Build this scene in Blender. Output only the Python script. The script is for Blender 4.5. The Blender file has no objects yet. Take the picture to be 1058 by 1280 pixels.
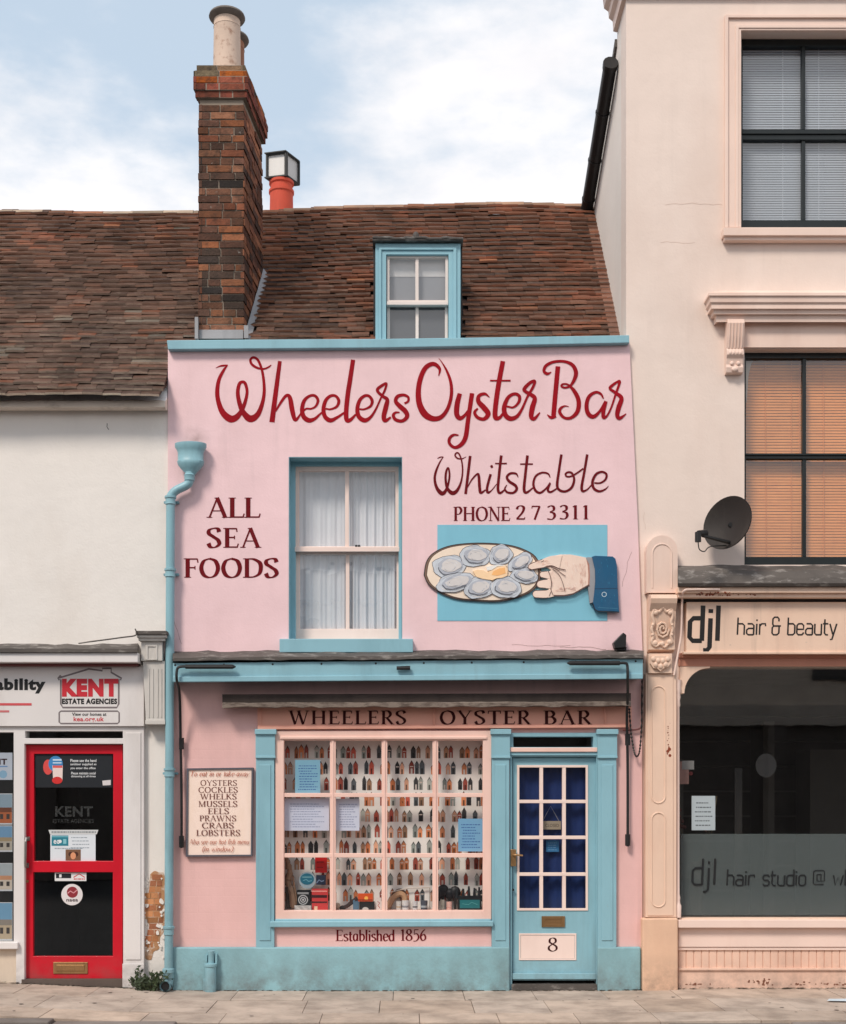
import bpy, bmesh, math, random
from mathutils import Vector
SC = bpy.context.scene
COL = SC.collection
random.seed(7)
R = math.radians
# ---------------------------------------------------------------- camera
DIST, FOC, VX, VY = 11.0, 1573.0, 505.0, 1000.0      # metres, focal px, vanishing point of the street's depth
EYE = 238.0 / 143.0
cam_data = bpy.data.cameras.new('camera'); cam = bpy.data.objects.new('camera', cam_data); COL.objects.link(cam)
cam.location = (0, -DIST, EYE); cam.rotation_euler = (R(90), 0, 0)
cam_data.sensor_fit = 'HORIZONTAL'; cam_data.sensor_width = 36.0
cam_data.lens = 36.0 * FOC / 1058.0
cam_data.shift_x = 24.0 / 1058.0; cam_data.shift_y = 360.0 / 1058.0
cam_data.clip_end = 2000
SC.camera = cam
# ---------------------------------------------------------------- light
SUN_EL, SUN_AZ = R(48), R(-34)          # sun stands behind the viewer, a little to the left
w = bpy.data.worlds.new('World'); SC.world = w; w.use_nodes = True
nt = w.node_tree; nt.nodes.clear(); N = nt.nodes.new; L = nt.links.new
out = N('ShaderNodeOutputWorld'); bg = N('ShaderNodeBackground'); bg.inputs[1].default_value = 0.12
sky = N('ShaderNodeTexSky'); sky.sky_type = 'NISHITA'; sky.sun_disc = False
sky.sun_elevation = SUN_EL; sky.sun_rotation = R(180) + SUN_AZ; sky.air_density = 1.0; sky.dust_density = 1.5; sky.ozone_density = 1.0
tc = N('ShaderNodeTexCoord'); sep = N('ShaderNodeSeparateXYZ'); L(tc.outputs['Generated'], sep.inputs[0])
mp = N('ShaderNodeMapping'); mp.inputs['Scale'].default_value = (1, 1, 2.2); mp.inputs['Location'].default_value = (3.1, 1.7, 0.4); L(tc.outputs['Generated'], mp.inputs[0])
no = N('ShaderNodeTexNoise'); no.inputs['Scale'].default_value = 6.2; no.inputs['Detail'].default_value = 9; no.inputs['Roughness'].default_value = 0.55; L(mp.outputs[0], no.inputs['Vector'])
def wmath(op, a, b):
    n = N('ShaderNodeMath'); n.operation = op
    for i, v in enumerate((a, b)):
        if isinstance(v, (int, float)): n.inputs[i].default_value = v
        else: L(v, n.inputs[i])
    return n.outputs[0]
low = wmath('MULTIPLY', wmath('SUBTRACT', 0.488, sep.outputs[2]), 5.5)          # cloud bank low in the sky
right = wmath('MULTIPLY', sep.outputs[0], 0.8)
dens = wmath('ADD', wmath('ADD', wmath('MULTIPLY', wmath('SUBTRACT', no.outputs['Fac'], .5), 2.2), low), wmath('ADD', right, .5))
ramp = N('ShaderNodeMapRange'); ramp.interpolation_type = 'SMOOTHSTEP'
ramp.inputs['From Min'].default_value = 0.2; ramp.inputs['From Max'].default_value = 0.85; L(dens, ramp.inputs['Value'])
pale = N('ShaderNodeMix'); pale.data_type = 'RGBA'; pale.inputs[0].default_value = 0.8
L(sky.outputs[0], pale.inputs[6]); pale.inputs[7].default_value = (4.0, 4.75, 5.5, 1)       # thin high veil
mix = N('ShaderNodeMix'); mix.data_type = 'RGBA'; L(ramp.outputs[0], mix.inputs[0])
L(pale.outputs[2], mix.inputs[6]); 
no2 = N('ShaderNodeTexNoise'); no2.inputs['Scale'].default_value = 9; no2.inputs['Detail'].default_value = 6; L(mp.outputs[0], no2.inputs['Vector'])
cl = N('ShaderNodeMix'); cl.data_type = 'RGBA'; L(no2.outputs['Fac'], cl.inputs[0]); cl.inputs[6].default_value = (5.5, 5.45, 5.65, 1); cl.inputs[7].default_value = (7.1, 6.95, 6.95, 1)
L(cl.outputs[2], mix.inputs[7])
L(mix.outputs[2], bg.inputs[0]); L(bg.outputs[0], out.inputs[0])
sd = bpy.data.lights.new('sun', 'SUN'); sd.energy = 2.1; sd.angle = R(14); sd.color = (1, 0.9, 0.79)
sun = bpy.data.objects.new('sun', sd); COL.objects.link(sun)
to_sun = Vector((math.sin(SUN_AZ) * math.cos(SUN_EL), -math.cos(SUN_AZ) * math.cos(SUN_EL), math.sin(SUN_EL)))
sun.rotation_euler = to_sun.to_track_quat('Z', 'Y').to_euler(); sun.location = (-6, -14, 18)
vs = SC.view_settings; vs.view_transform = 'Standard'; vs.look = 'None'; vs.exposure = 0.45; vs.gamma = 1; vs.use_curve_mapping = False
SC.cycles.use_denoising = True
SC.cycles.max_bounces = 8; SC.cycles.transparent_max_bounces = 12
# ---------------------------------------------------------------- helpers
def X(px, d=0.0): return (px - VX) * (DIST + d) / FOC
def Z(py, d=0.0): return EYE + (VY - py) * (DIST + d) / FOC
def lin(r, g, b):
    f = lambda c: (c / 255 / 12.92) if c / 255 <= 0.04045 else ((c / 255 + 0.055) / 1.055) ** 2.4
    return (f(r), f(g), f(b))
def smooth_path(pts, sub=8):
    """Catmull-Rom through points of any dimension."""
    if len(pts) < 3: return [tuple(p) for p in pts]
    P = [pts[0]] + list(pts) + [pts[-1]]; res = []
    for i in range(1, len(P) - 2):
        p0, p1, p2, p3 = P[i - 1], P[i], P[i + 1], P[i + 2]
        for k in range(sub):
            t = k / sub
            res.append(tuple(0.5 * (2 * b + (c - a) * t + (2 * a - 5 * b + 4 * c - d) * t * t + (3 * b - a - 3 * c + d) * t ** 3)
                             for a, b, c, d in zip(p0, p1, p2, p3)))
    res.append(tuple(P[-2])); return res
class MB:
    def __init__(s): s.v = []; s.f = []; s.m = []; s.c = []; s.layer = 0
    def add(s, vs_, fs, m=0, c=None):
        o = len(s.v); s.v += [tuple(p) for p in vs_]
        for f in fs: s.f.append(tuple(i + o for i in f)); s.m.append(m); s.c.append(c)
        return s
    def box(s, x0, x1, y0, y1, z0, z1, m=0, c=None):
        v = [(x, y, z) for x in (x0, x1) for y in (y0, y1) for z in (z0, z1)]
        return s.add(v, [(0, 1, 3, 2), (4, 6, 7, 5), (0, 4, 5, 1), (2, 3, 7, 6), (0, 2, 6, 4), (1, 5, 7, 3)], m, c)
    def pb(s, px0, px1, py0, py1, d0, d1, m=0, c=None):
        return s.box(X(px0, d0), X(px1, d0), d0, d1, Z(py1, d0), Z(py0, d0), m, c)
    def obox(s, o, u, v, n, m=0, c=None):
        o, u, v, n = Vector(o), Vector(u), Vector(v), Vector(n)
        p = [o + u * a + v * b + n * e for a in (0, 1) for b in (0, 1) for e in (0, 1)]
        return s.add(p, [(0, 1, 3, 2), (4, 6, 7, 5), (0, 4, 5, 1), (2, 3, 7, 6), (0, 2, 6, 4), (1, 5, 7, 3)], m, c)
    def prism(s, poly, y0, y1, m=0, c=None):
        n = len(poly); v = [(x, y0, z) for x, z in poly] + [(x, y1, z) for x, z in poly]
        return s.add(v, [tuple(range(n)), tuple(range(2 * n - 1, n - 1, -1))] + [(i, (i + 1) % n, n + (i + 1) % n, n + i) for i in range(n)], m, c)
    def pp(s, poly, d0, d1, m=0, c=None): return s.prism([(X(a, d0), Z(b, d0)) for a, b in poly], d0, d1, m, c)
    def exx(s, prof, x0, x1, m=0, c=None):
        n = len(prof); v = [(x0, y, z) for y, z in prof] + [(x1, y, z) for y, z in prof]
        return s.add(v, [tuple(range(n)), tuple(range(2 * n - 1, n - 1, -1))] + [(i, (i + 1) % n, n + (i + 1) % n, n + i) for i in range(n)], m, c)
    def tube(s, pts, r, n=10, m=0, c=None, caps=True):
        pts = [Vector(p) for p in pts]; rs = r if isinstance(r, (list, tuple)) else [r] * len(pts); rings = []; up = Vector((0.13, 0.9, 0.21)).normalized()
        for i, p in enumerate(pts):
            t = (pts[min(i + 1, len(pts) - 1)] - pts[max(i - 1, 0)]).normalized()
            a = t.cross(up)
            if a.length < 0.05: a = t.cross(Vector((1, 0, 0)))
            a.normalize(); b = t.cross(a)
            rings.append([p + (a * math.cos(k * 2 * math.pi / n) + b * math.sin(k * 2 * math.pi / n)) * rs[i] for k in range(n)])
        v = [q for g in rings for q in g]; f = []
        for i in range(len(pts) - 1):
            for k in range(n): f.append((i * n + k, i * n + (k + 1) % n, (i + 1) * n + (k + 1) % n, (i + 1) * n + k))
        if caps: f += [tuple(range(n)), tuple(range((len(pts) - 1) * n, len(pts) * n))]
        return s.add(v, f, m, c)
    def lathe(s, prof, cx, cy, n=24, m=0, sx=1.0, sy=1.0, c=None, caps=True):
        v = []; f = []
        for r, z in prof: v += [(cx + r * sx * math.cos(k * 2 * math.pi / n), cy + r * sy * math.sin(k * 2 * math.pi / n), z) for k in range(n)]
        for i in range(len(prof) - 1):
            for k in range(n): f.append((i * n + k, i * n + (k + 1) % n, (i + 1) * n + (k + 1) % n, (i + 1) * n + k))
        if caps: f += [tuple(range(n)), tuple(range((len(prof) - 1) * n, len(prof) * n))]
        return s.add(v, f, m, c)
    def ball(s, cx, cy, cz, rx, ry, rz, m=0, c=None, n=12):
        pr = [(max(math.cos(a), 0.02), math.sin(a)) for a in [(-90 + 180 * i / 8) * math.pi / 180 for i in range(9)]]
        v = []; f = []
        for r, z in pr: v += [(cx + r * rx * math.cos(k * 2 * math.pi / n), cy + r * ry * math.sin(k * 2 * math.pi / n), cz + z * rz) for k in range(n)]
        for i in range(8):
            for k in range(n): f.append((i * n + k, i * n + (k + 1) % n, (i + 1) * n + (k + 1) % n, (i + 1) * n + k))
        return s.add(v, f, m, c)
    def ribbon(s, pts, y, m=0, c=None):
        """flat painted stroke in the facade plane, pts = (x, z, width); later strokes lie a hair in front."""
        n = len(pts); v = []; f = []
        for i, p in enumerate(pts):
            a, b = pts[max(i - 1, 0)], pts[min(i + 1, n - 1)]
            dx, dz = b[0] - a[0], b[1] - a[1]; l = math.hypot(dx, dz) or 1e-6
            nx, nz = -dz / l * p[2] / 2, dx / l * p[2] / 2
            s.layer += 1; yy = y - s.layer * 1.2e-6
            v += [(p[0] + nx, yy, p[1] + nz), (p[0] - nx, yy, p[1] - nz)]
        for i in range(n - 1): f.append((2 * i, 2 * i + 1, 2 * i + 3, 2 * i + 2))
        s.layer += 12
        return s.add(v, f, m, c)
    def quad(s, px0, px1, py0, py1, d, m=0, c=None):
        s.layer += 1; d = d - s.layer * 2e-6
        return s.add([(X(px0, d), d, Z(py0, d)), (X(px1, d), d, Z(py0, d)), (X(px1, d), d, Z(py1, d)), (X(px0, d), d, Z(py1, d))], [(0, 1, 2, 3)], m, c)
    def disc(s, px, py, rpx, d, m=0, c=None, n=20, ry=None):
        s.layer += 2; d = d - s.layer * 2e-6; ry = ry or rpx
        return s.add([(X(px + rpx * math.cos(k * 2 * math.pi / n), d), d, Z(py + ry * math.sin(k * 2 * math.pi / n), d)) for k in range(n)], [tuple(range(n))], m, c)
    def ring(s, pxpts, wpx, d, m=0, c=None):
        k = (DIST + d) / FOC
        return s.ribbon([(X(a, d), Z(b, d), wpx * k) for a, b in pxpts], d, m, c)
    def wall(s, px0, px1, py0, py1, holes, d0, d1, m=0):
        xs = sorted({px0, px1} | {h[0] for h in holes} | {h[1] for h in holes}); ys = sorted({py0, py1} | {h[2] for h in holes} | {h[3] for h in holes})
        xs = [a for a in xs if px0 <= a <= px1]; ys = [a for a in ys if py0 <= a <= py1]
        nx, ny = len(xs), len(ys); v = []
        for d in (d0, d1): v += [(X(a, d0), d, Z(b, d0)) for b in ys for a in xs]
        solid = lambda i, j: 0 <= i < nx - 1 and 0 <= j < ny - 1 and not any(h[0] <= xs[i] and xs[i + 1] <= h[1] and h[2] <= ys[j] and ys[j + 1] <= h[3] for h in holes)
        q = lambda i, j, k: k * nx * ny + j * nx + i; f = []
        for i in range(nx - 1):
            for j in range(ny - 1):
                if not solid(i, j): continue
                f += [(q(i, j, 0), q(i + 1, j, 0), q(i + 1, j + 1, 0), q(i, j + 1, 0)), (q(i, j, 1), q(i, j + 1, 1), q(i + 1, j + 1, 1), q(i + 1, j, 1))]
                if not solid(i - 1, j): f.append((q(i, j, 0), q(i, j + 1, 0), q(i, j + 1, 1), q(i, j, 1)))
                if not solid(i + 1, j): f.append((q(i + 1, j, 0), q(i + 1, j, 1), q(i + 1, j + 1, 1), q(i + 1, j + 1, 0)))
                if not solid(i, j - 1): f.append((q(i, j, 0), q(i, j, 1), q(i + 1, j, 1), q(i + 1, j, 0)))
                if not solid(i, j + 1): f.append((q(i, j + 1, 0), q(i + 1, j + 1, 0), q(i + 1, j + 1, 1), q(i, j + 1, 1)))
        return s.add(v, f, m)
    def cornice(s, xl, xr, yb, prof, ret=0.0, m=0):
        """mitred moulding round a front face and its two returns; prof = (projection, z)"""
        n = len(prof); v = []; f = []
        for p, z in prof: v += [(xl - p, yb + ret, z), (xl - p, yb - p, z), (xr + p, yb - p, z), (xr + p, yb + ret, z)]
        for i in range(n - 1):
            for k in range(3): f.append((i * 4 + k, i * 4 + k + 1, (i + 1) * 4 + k + 1, (i + 1) * 4 + k))
        f += [tuple(i * 4 for i in range(n)), tuple(i * 4 + 3 for i in reversed(range(n)))]
        return s.add(v, f, m)
    def text(s, body, px0, px1, py0, py1, d, bold=0.0, m=0, c=None):
        cu = bpy.data.curves.new('tmp', 'FONT'); cu.body = body; cu.offset = bold; cu.resolution_u = 3; cu.space_character = 1 + bold * 2.2
        o = bpy.data.objects.new('tmp', cu); COL.objects.link(o)
        me = bpy.data.meshes.new_from_object(o.evaluated_get(bpy.context.evaluated_depsgraph_get()))
        vv = [p.co.copy() for p in me.vertices]; ff = [tuple(p.vertices) for p in me.polygons]
        bpy.data.objects.remove(o); bpy.data.curves.remove(cu); bpy.data.meshes.remove(me)
        if not vv: return s
        x0 = min(p.x for p in vv); x1 = max(p.x for p in vv); z0 = min(p.y for p in vv); z1 = max(p.y for p in vv)
        s.layer += 40; d = d - s.layer * 1.2e-6
        return s.add([(X(px0 + (p.x - x0) / (x1 - x0) * (px1 - px0), d), d, Z(py1 + (p.y - z0) / (z1 - z0) * (py0 - py1), d)) for p in vv], ff, m, c)
    def build(s, name, mats, parent=None, bevel=0.0, smooth=False, origin=None, normals=True, seg=2):
        if name.endswith('pane'): s.f = [s.f[i] for i in range(2, len(s.f), 6)]; s.m = s.m[2::6]; s.c = s.c[2::6]; normals = False
        if not isinstance(mats, (list, tuple)): mats = [mats]
        if parent is not None:
            off = Vector(parent['_w'])
        elif origin is not None: off = Vector(origin)
        else:
            off = Vector(((min(p[0] for p in s.v) + max(p[0] for p in s.v)) / 2, (min(p[1] for p in s.v) + max(p[1] for p in s.v)) / 2, min(p[2] for p in s.v)))
        me = bpy.data.meshes.new(name); me.from_pydata([(p[0] - off.x, p[1] - off.y, p[2] - off.z) for p in s.v], [], s.f)
        for mt in mats: me.materials.append(mt)
        me.polygons.foreach_set('material_index', s.m)
        if any(c is not None for c in s.c):
            at = me.color_attributes.new('Col', 'FLOAT_COLOR', 'CORNER'); i = 0; data = []
            for f, c in zip(s.f, s.c):
                c = c or (1, 1, 1); data += [c[0], c[1], c[2], 1.0] * len(f)
            at.data.foreach_set('color', data)
        if normals:
            bm = bmesh.new(); bm.from_mesh(me); bmesh.ops.recalc_face_normals(bm, faces=bm.faces); bm.to_mesh(me); bm.free()
        if smooth:
            me.polygons.foreach_set('use_smooth', [True] * len(me.polygons))
            me.set_sharp_from_angle(angle=R(40))
        o = bpy.data.objects.new(name, me); COL.objects.link(o)
        if bevel:
            b = o.modifiers.new('edge', 'BEVEL'); b.width = bevel; b.segments = seg; b.limit_method = 'ANGLE'; b.angle_limit = R(35); b.harden_normals = False
        if parent is not None: o.parent = parent; o['_w'] = parent['_w']
        else: o.location = off; o['_w'] = tuple(off)
        return o
def thing(name, label, cat, loc, group=None):
    o = bpy.data.objects.new(name, None); COL.objects.link(o); o.location = loc; o.empty_display_size = 0.2
    o['_w'] = tuple(loc); return tag(o, label, cat, group)
def tag(o, label, cat, group=None):
    o['label'] = label; o['category'] = cat
    if group: o['group'] = group
    return o
def base(px, py, d=0.0): return (X(px, d), d, Z(py, d))
# ---------------------------------------------------------------- materials
def _nodes(name):
    m = bpy.data.materials.new(name); m.use_nodes = True; t = m.node_tree; t.nodes.clear()
    o = t.nodes.new('ShaderNodeOutputMaterial'); p = t.nodes.new('ShaderNodeBsdfPrincipled'); t.links.new(p.outputs[0], o.inputs[0])
    return m, t, p, o
def _noise(t, vec, scale, detail=5, rough=0.55):
    n = t.nodes.new('ShaderNodeTexNoise'); n.inputs['Scale'].default_value = scale; n.inputs['Detail'].default_value = detail; n.inputs['Roughness'].default_value = rough
    t.links.new(vec, n.inputs['Vector']); return n.outputs['Fac']
def _range(t, val, a, b, lo=0.0, hi=1.0):
    n = t.nodes.new('ShaderNodeMapRange'); t.links.new(val, n.inputs['Value'])
    for k, q in (('From Min', a), ('From Max', b), ('To Min', lo), ('To Max', hi)): n.inputs[k].default_value = q
    return n.outputs[0]
def _mix(t, fac, a, b, kind='MIX'):
    n = t.nodes.new('ShaderNodeMix'); n.data_type = 'RGBA'; n.blend_type = kind
    for i, q in ((0, fac), (6, a), (7, b)):
        if isinstance(q, (int, float)): n.inputs[i].default_value = q
        elif isinstance(q, tuple): n.inputs[i].default_value = (*q[:3], 1)
        else: t.links.new(q, n.inputs[i])
    return n.outputs[2]
def paint(name, col=None, rough=0.6, var=0.1, bump=0.15, bscale=70, dirt=(0.16, 0.12, 0.09), da=0.2, dscale=1.6, dlo=0.5, dhi=0.8, streak=0.3, metal=0.0, coarse=0.0, bdist=0.004, spec=0.4, streaks=0.0, splash=0.0, chips=0.0, stain=None, grime=(0.13, 0.11, 0.1)):
    """painted or rendered surface: base colour with slow drift, worn patches and streaks; col None = the mesh's own face colours"""
    m, t, p, o = _nodes(name)
    g = t.nodes.new('ShaderNodeNewGeometry').outputs['Position']
    mp = t.nodes.new('ShaderNodeMapping'); mp.inputs['Scale'].default_value = (1, 1, streak); t.links.new(g, mp.inputs[0])
    if col is None:
        a = t.nodes.new('ShaderNodeAttribute'); a.attribute_name = 'Col'; b = a.outputs['Color']
    else: b = tuple(col)
    n1 = _range(t, _noise(t, g, 2.3, 6), 0.3, 0.7, 1 - var, 1 + var)
    gr = t.nodes.new('ShaderNodeCombineXYZ')
    for i in range(3): t.links.new(n1, gr.inputs[i])
    c1 = _mix(t, 1.0, b, gr.outputs[0], 'MULTIPLY')
    n2 = _range(t, _noise(t, mp.outputs[0], dscale, 8, 0.65), dlo, dhi, 0, da)
    c2 = _mix(t, n2, c1, dirt)
    if streaks:                                   # rain streaks
        m2 = t.nodes.new('ShaderNodeMapping'); m2.inputs['Scale'].default_value = (11, 11, .7); t.links.new(g, m2.inputs[0])
        m3 = t.nodes.new('ShaderNodeMath'); m3.operation = 'MULTIPLY'; t.links.new(_range(t, _noise(t, m2.outputs[0], 1.0, 6, .6), .52, .78), m3.inputs[0]); t.links.new(_range(t, _noise(t, g, .9, 4), .42, .66, 0, streaks), m3.inputs[1])
        c2 = _mix(t, m3.outputs[0], c2, grime)
    if splash:                                    # dirt thrown up from the pavement
        sz = t.nodes.new('ShaderNodeSeparateXYZ'); t.links.new(g, sz.inputs[0])
        m3 = t.nodes.new('ShaderNodeMath'); m3.operation = 'MULTIPLY'; t.links.new(_range(t, sz.outputs[2], .34, .0), m3.inputs[0]); t.links.new(_range(t, _noise(t, g, 7, 7, .7), .36, .68, 0, splash), m3.inputs[1])
        c2 = _mix(t, m3.outputs[0], c2, grime)
    if chips:
        c2 = _mix(t, _range(t, _noise(t, g, 21, 5, .6), .69, .72, 0, chips), c2, (.34, .32, .29))
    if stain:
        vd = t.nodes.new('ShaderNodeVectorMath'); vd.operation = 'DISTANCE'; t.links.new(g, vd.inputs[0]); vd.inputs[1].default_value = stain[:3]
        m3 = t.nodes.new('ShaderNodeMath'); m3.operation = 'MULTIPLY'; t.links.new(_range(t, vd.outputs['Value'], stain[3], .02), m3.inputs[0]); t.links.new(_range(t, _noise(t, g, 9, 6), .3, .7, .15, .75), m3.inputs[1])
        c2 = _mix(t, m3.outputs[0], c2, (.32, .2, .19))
    t.links.new(c2, p.inputs['Base Color'])
    p.inputs['Roughness'].default_value = rough; p.inputs['Metallic'].default_value = metal
    p.inputs['Specular IOR Level'].default_value = spec
    if bump:
        h = _noise(t, g, bscale, 4)
        if coarse:
            ad = t.nodes.new('ShaderNodeMath'); ad.operation = 'MULTIPLY_ADD'; t.links.new(_noise(t, g, 9, 3), ad.inputs[0]); ad.inputs[1].default_value = coarse; t.links.new(h, ad.inputs[2]); h = ad.outputs[0]
        bp = t.nodes.new('ShaderNodeBump'); bp.inputs['Strength'].default_value = bump; bp.inputs['Distance'].default_value = bdist
        t.links.new(h, bp.inputs['Height']); t.links.new(bp.outputs[0], p.inputs['Normal'])
    return m
def painted_brick(name, col, dirt, da):
    """paint over brick: faint courses under the coat"""
    m = paint(name, col, 0.65, 0.05, 0.25, 60, dirt, da, 1.3, 0.45, 0.8, coarse=1.6, streaks=.25)
    t = m.node_tree; p = next(n for n in t.nodes if n.type == 'BSDF_PRINCIPLED'); old = p.inputs['Normal'].links[0].from_node
    g = t.nodes.new('ShaderNodeNewGeometry').outputs['Position']
    mp = t.nodes.new('ShaderNodeMapping'); mp.inputs['Rotation'].default_value = (R(90), 0, 0); t.links.new(g, mp.inputs[0])
    sx = t.nodes.new('ShaderNodeSeparateXYZ'); t.links.new(g, sx.inputs[0]); cx = t.nodes.new('ShaderNodeCombineXYZ'); t.links.new(sx.outputs[0], cx.inputs[0]); t.links.new(sx.outputs[2], cx.inputs[1])
    br = t.nodes.new('ShaderNodeTexBrick'); t.links.new(cx.outputs[0], br.inputs['Vector']); br.inputs['Scale'].default_value = 1.0
    br.inputs['Brick Width'].default_value = 0.225; br.inputs['Row Height'].default_value = 0.075; br.inputs['Mortar Size'].default_value = 0.008; br.inputs['Mortar Smooth'].default_value = 1.0
    bp = t.nodes.new('ShaderNodeBump'); bp.invert = True; bp.inputs['Strength'].default_value = 0.07; bp.inputs['Distance'].default_value = 0.006
    t.links.new(br.outputs['Fac'], bp.inputs['Height']); t.links.new(old.outputs[0], bp.inputs['Normal']); t.links.new(bp.outputs[0], p.inputs['Normal'])
    return m
def glass(name, tint=(0.93, 0.96, 0.96), wob=0.05, spec=1.0):
    m, t, p, o = _nodes(name); t.nodes.remove(p)
    g = t.nodes.new('ShaderNodeNewGeometry').outputs['Position']
    bp = t.nodes.new('ShaderNodeBump'); bp.inputs['Strength'].default_value = wob; bp.inputs['Distance'].default_value = 0.02; t.links.new(_noise(t, g, 5, 2), bp.inputs['Height'])
    tr = t.nodes.new('ShaderNodeBsdfTransparent'); tr.inputs[0].default_value = (*tint, 1)
    gl = t.nodes.new('ShaderNodeBsdfGlossy'); gl.inputs['Roughness'].default_value = 0.015; gl.inputs[0].default_value = (spec, spec, spec, 1); t.links.new(bp.outputs[0], gl.inputs['Normal'])
    ge = t.nodes.new('ShaderNodeNewGeometry'); dt = t.nodes.new('ShaderNodeVectorMath'); dt.operation = 'DOT_PRODUCT'; t.links.new(ge.outputs['Normal'], dt.inputs[0]); t.links.new(ge.outputs['Incoming'], dt.inputs[1])
    def mt(op, a_, b_=None):
        n = t.nodes.new('ShaderNodeMath'); n.operation = op
        for i, q in enumerate((a_, b_)):
            if isinstance(q, (int, float)): n.inputs[i].default_value = q
            elif q is not None: t.links.new(q, n.inputs[i])
        return n.outputs[0]
    fac = mt('ADD', mt('MULTIPLY', mt('POWER', mt('SUBTRACT', 1.0, mt('ABSOLUTE', dt.outputs['Value'])), 5.0), .9), .1)
    mx = t.nodes.new('ShaderNodeMixShader'); t.links.new(fac, mx.inputs[0]); t.links.new(tr.outputs[0], mx.inputs[1]); t.links.new(gl.outputs[0], mx.inputs[2]); t.links.new(mx.outputs[0], o.inputs[0])
    return m
def film(name, col, alpha):
    m, t, p, o = _nodes(name); p.inputs['Base Color'].default_value = (*col, 1); p.inputs['Roughness'].default_value = 0.5; p.inputs['Alpha'].default_value = alpha
    return m
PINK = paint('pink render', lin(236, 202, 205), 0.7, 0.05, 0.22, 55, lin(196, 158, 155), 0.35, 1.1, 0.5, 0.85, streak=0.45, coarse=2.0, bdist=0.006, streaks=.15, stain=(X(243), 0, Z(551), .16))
PINKL = painted_brick('pink painted brick', lin(230, 186, 182), lin(184, 138, 130), 0.35)
SALMON = paint('salmon gloss', lin(240, 202, 189), 0.45, 0.04, 0.1, 90, lin(190, 130, 115), 0.3, 2.5)
SALMONB = paint('salmon fascia paint', lin(232, 170, 150), 0.5, 0.05, 0.12, 80, lin(150, 95, 80), 0.35, 2.2)
BLUE = paint('blue gloss', lin(140, 184, 197), 0.42, 0.05, 0.18, 80, lin(92, 128, 140), 0.45, 2.2, splash=.5, chips=.35, streaks=.3)
BLUEW = paint('blue render', lin(140, 182, 191), 0.65, 0.05, 0.35, 45, lin(96, 118, 120), 0.45, 1.8, 0.42, 0.75, streak=0.6, coarse=2.0, bdist=0.006, splash=.75, chips=.3)
BLUEP = paint('blue pipe paint', lin(136, 178, 189), 0.4, 0.06, 0.15, 60, lin(80, 100, 104), 0.5, 5.0, splash=.6, chips=.5, streaks=.4)
RED = paint('dark red sign paint', lin(150, 10, 26), 0.75, 0.16, 0.0, 90, lin(120, 20, 34), 0.5, 6.0, spec=.15)
MAROON = paint('maroon sign paint', lin(104, 12, 22), 0.75, 0.16, 0.0, 90, lin(130, 40, 46), 0.3, 8.0, spec=.15)
SASHP = paint('cream pink sash paint', lin(240, 216, 206), .5, .04, .12, 70, lin(200, 160, 148), .3, 3)
DKBROWN = paint('dark brown sign paint', lin(62, 22, 22), 0.75, 0.1, 0.0, 90, lin(80, 38, 34), 0.3, 8.0, spec=.15)
WHITEW = paint('white render', lin(232, 226, 220), 0.75, 0.03, 0.2, 50, lin(186, 168, 150), 0.4, 0.9, 0.48, 0.85, streak=0.4, coarse=2.5, bdist=0.007, streaks=.08, splash=.6)
WHITEP = paint('white paint', lin(222, 217, 215), 0.45, 0.03, 0.12, 80, lin(150, 135, 125), 0.35, 2.4, 0.55, 0.85, splash=.7, chips=.25)
WHITED = paint('weathered white paint', lin(205, 200, 194), 0.6, 0.06, 0.3, 50, lin(95, 85, 78), 0.6, 3.2, 0.5, 0.8)
CREAM = paint('cream render', lin(230, 212, 201), 0.75, 0.035, 0.18, 45, lin(205, 176, 160), 0.45, 0.8, 0.46, 0.85, streak=0.5, coarse=2.5, bdist=0.006, streaks=.1)
CREAMD = paint('cream trim paint', lin(232, 206, 192), 0.55, 0.04, 0.15, 60, lin(190, 140, 115), 0.3, 2.0)
PEACH = paint('peach shopfront paint', lin(232, 200, 178), 0.5, 0.04, 0.15, 60, lin(170, 110, 85), 0.36, 2.2, 0.5, 0.85, streaks=.35, chips=.25)
PEACHL = paint('pale peach paint', lin(236, 210, 198), 0.55, 0.04, 0.15, 60, lin(180, 130, 105), 0.3, 2.0)
RUST = paint('rust', lin(130, 62, 40), 0.85, 0.3, 0.5, 90, lin(70, 40, 30), 0.6, 14)
TILE = paint('clay roof tile', None, 0.95, 0.25, 0.6, 60, lin(128, 112, 100), 0.5, 14.0, 0.5, 0.75, streak=1.0, spec=.15)
BRICK = paint('old brick', None, 0.95, 0.3, 0.9, 50, (0.035, 0.03, 0.026), 0.7, 15, 0.46, 0.72, streak=1.0, spec=.15, bdist=.008, chips=.5)
MORTAR = paint('mortar', (0.27, 0.22, 0.175), 0.95, 0.2, 0.5, 60)
LEAD = paint('lead', lin(150, 148, 150), 0.6, 0.15, 0.2, 40, lin(80, 78, 78), 0.5, 4)
LEADD = paint('dark weathered lead', lin(84, 78, 74), 0.75, 0.3, 0.6, 30, lin(180, 174, 168), 0.5, 9, 0.54, 0.7, streak=3.0)
OLDWOOD = paint('weathered board', lin(62, 52, 48), 0.85, 0.3, 0.6, 40, lin(40, 32, 30), 0.6, 6, 0.45, 0.7)
OLDLIP = paint('flaking board edge', lin(122, 110, 101), 0.85, 0.2, 0.6, 40, lin(70, 58, 52), 0.75, 9, 0.45, 0.6, streak=3.0)
BLACK = paint('black iron', (0.012, 0.012, 0.013), 0.45, 0.2, 0.2, 60, (0.05, 0.04, 0.035), 0.3, 8)
BLACKF = paint('black green window paint', lin(22, 30, 32), 0.35, 0.1, 0.1, 60, lin(50, 52, 52), 0.3, 5)
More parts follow.
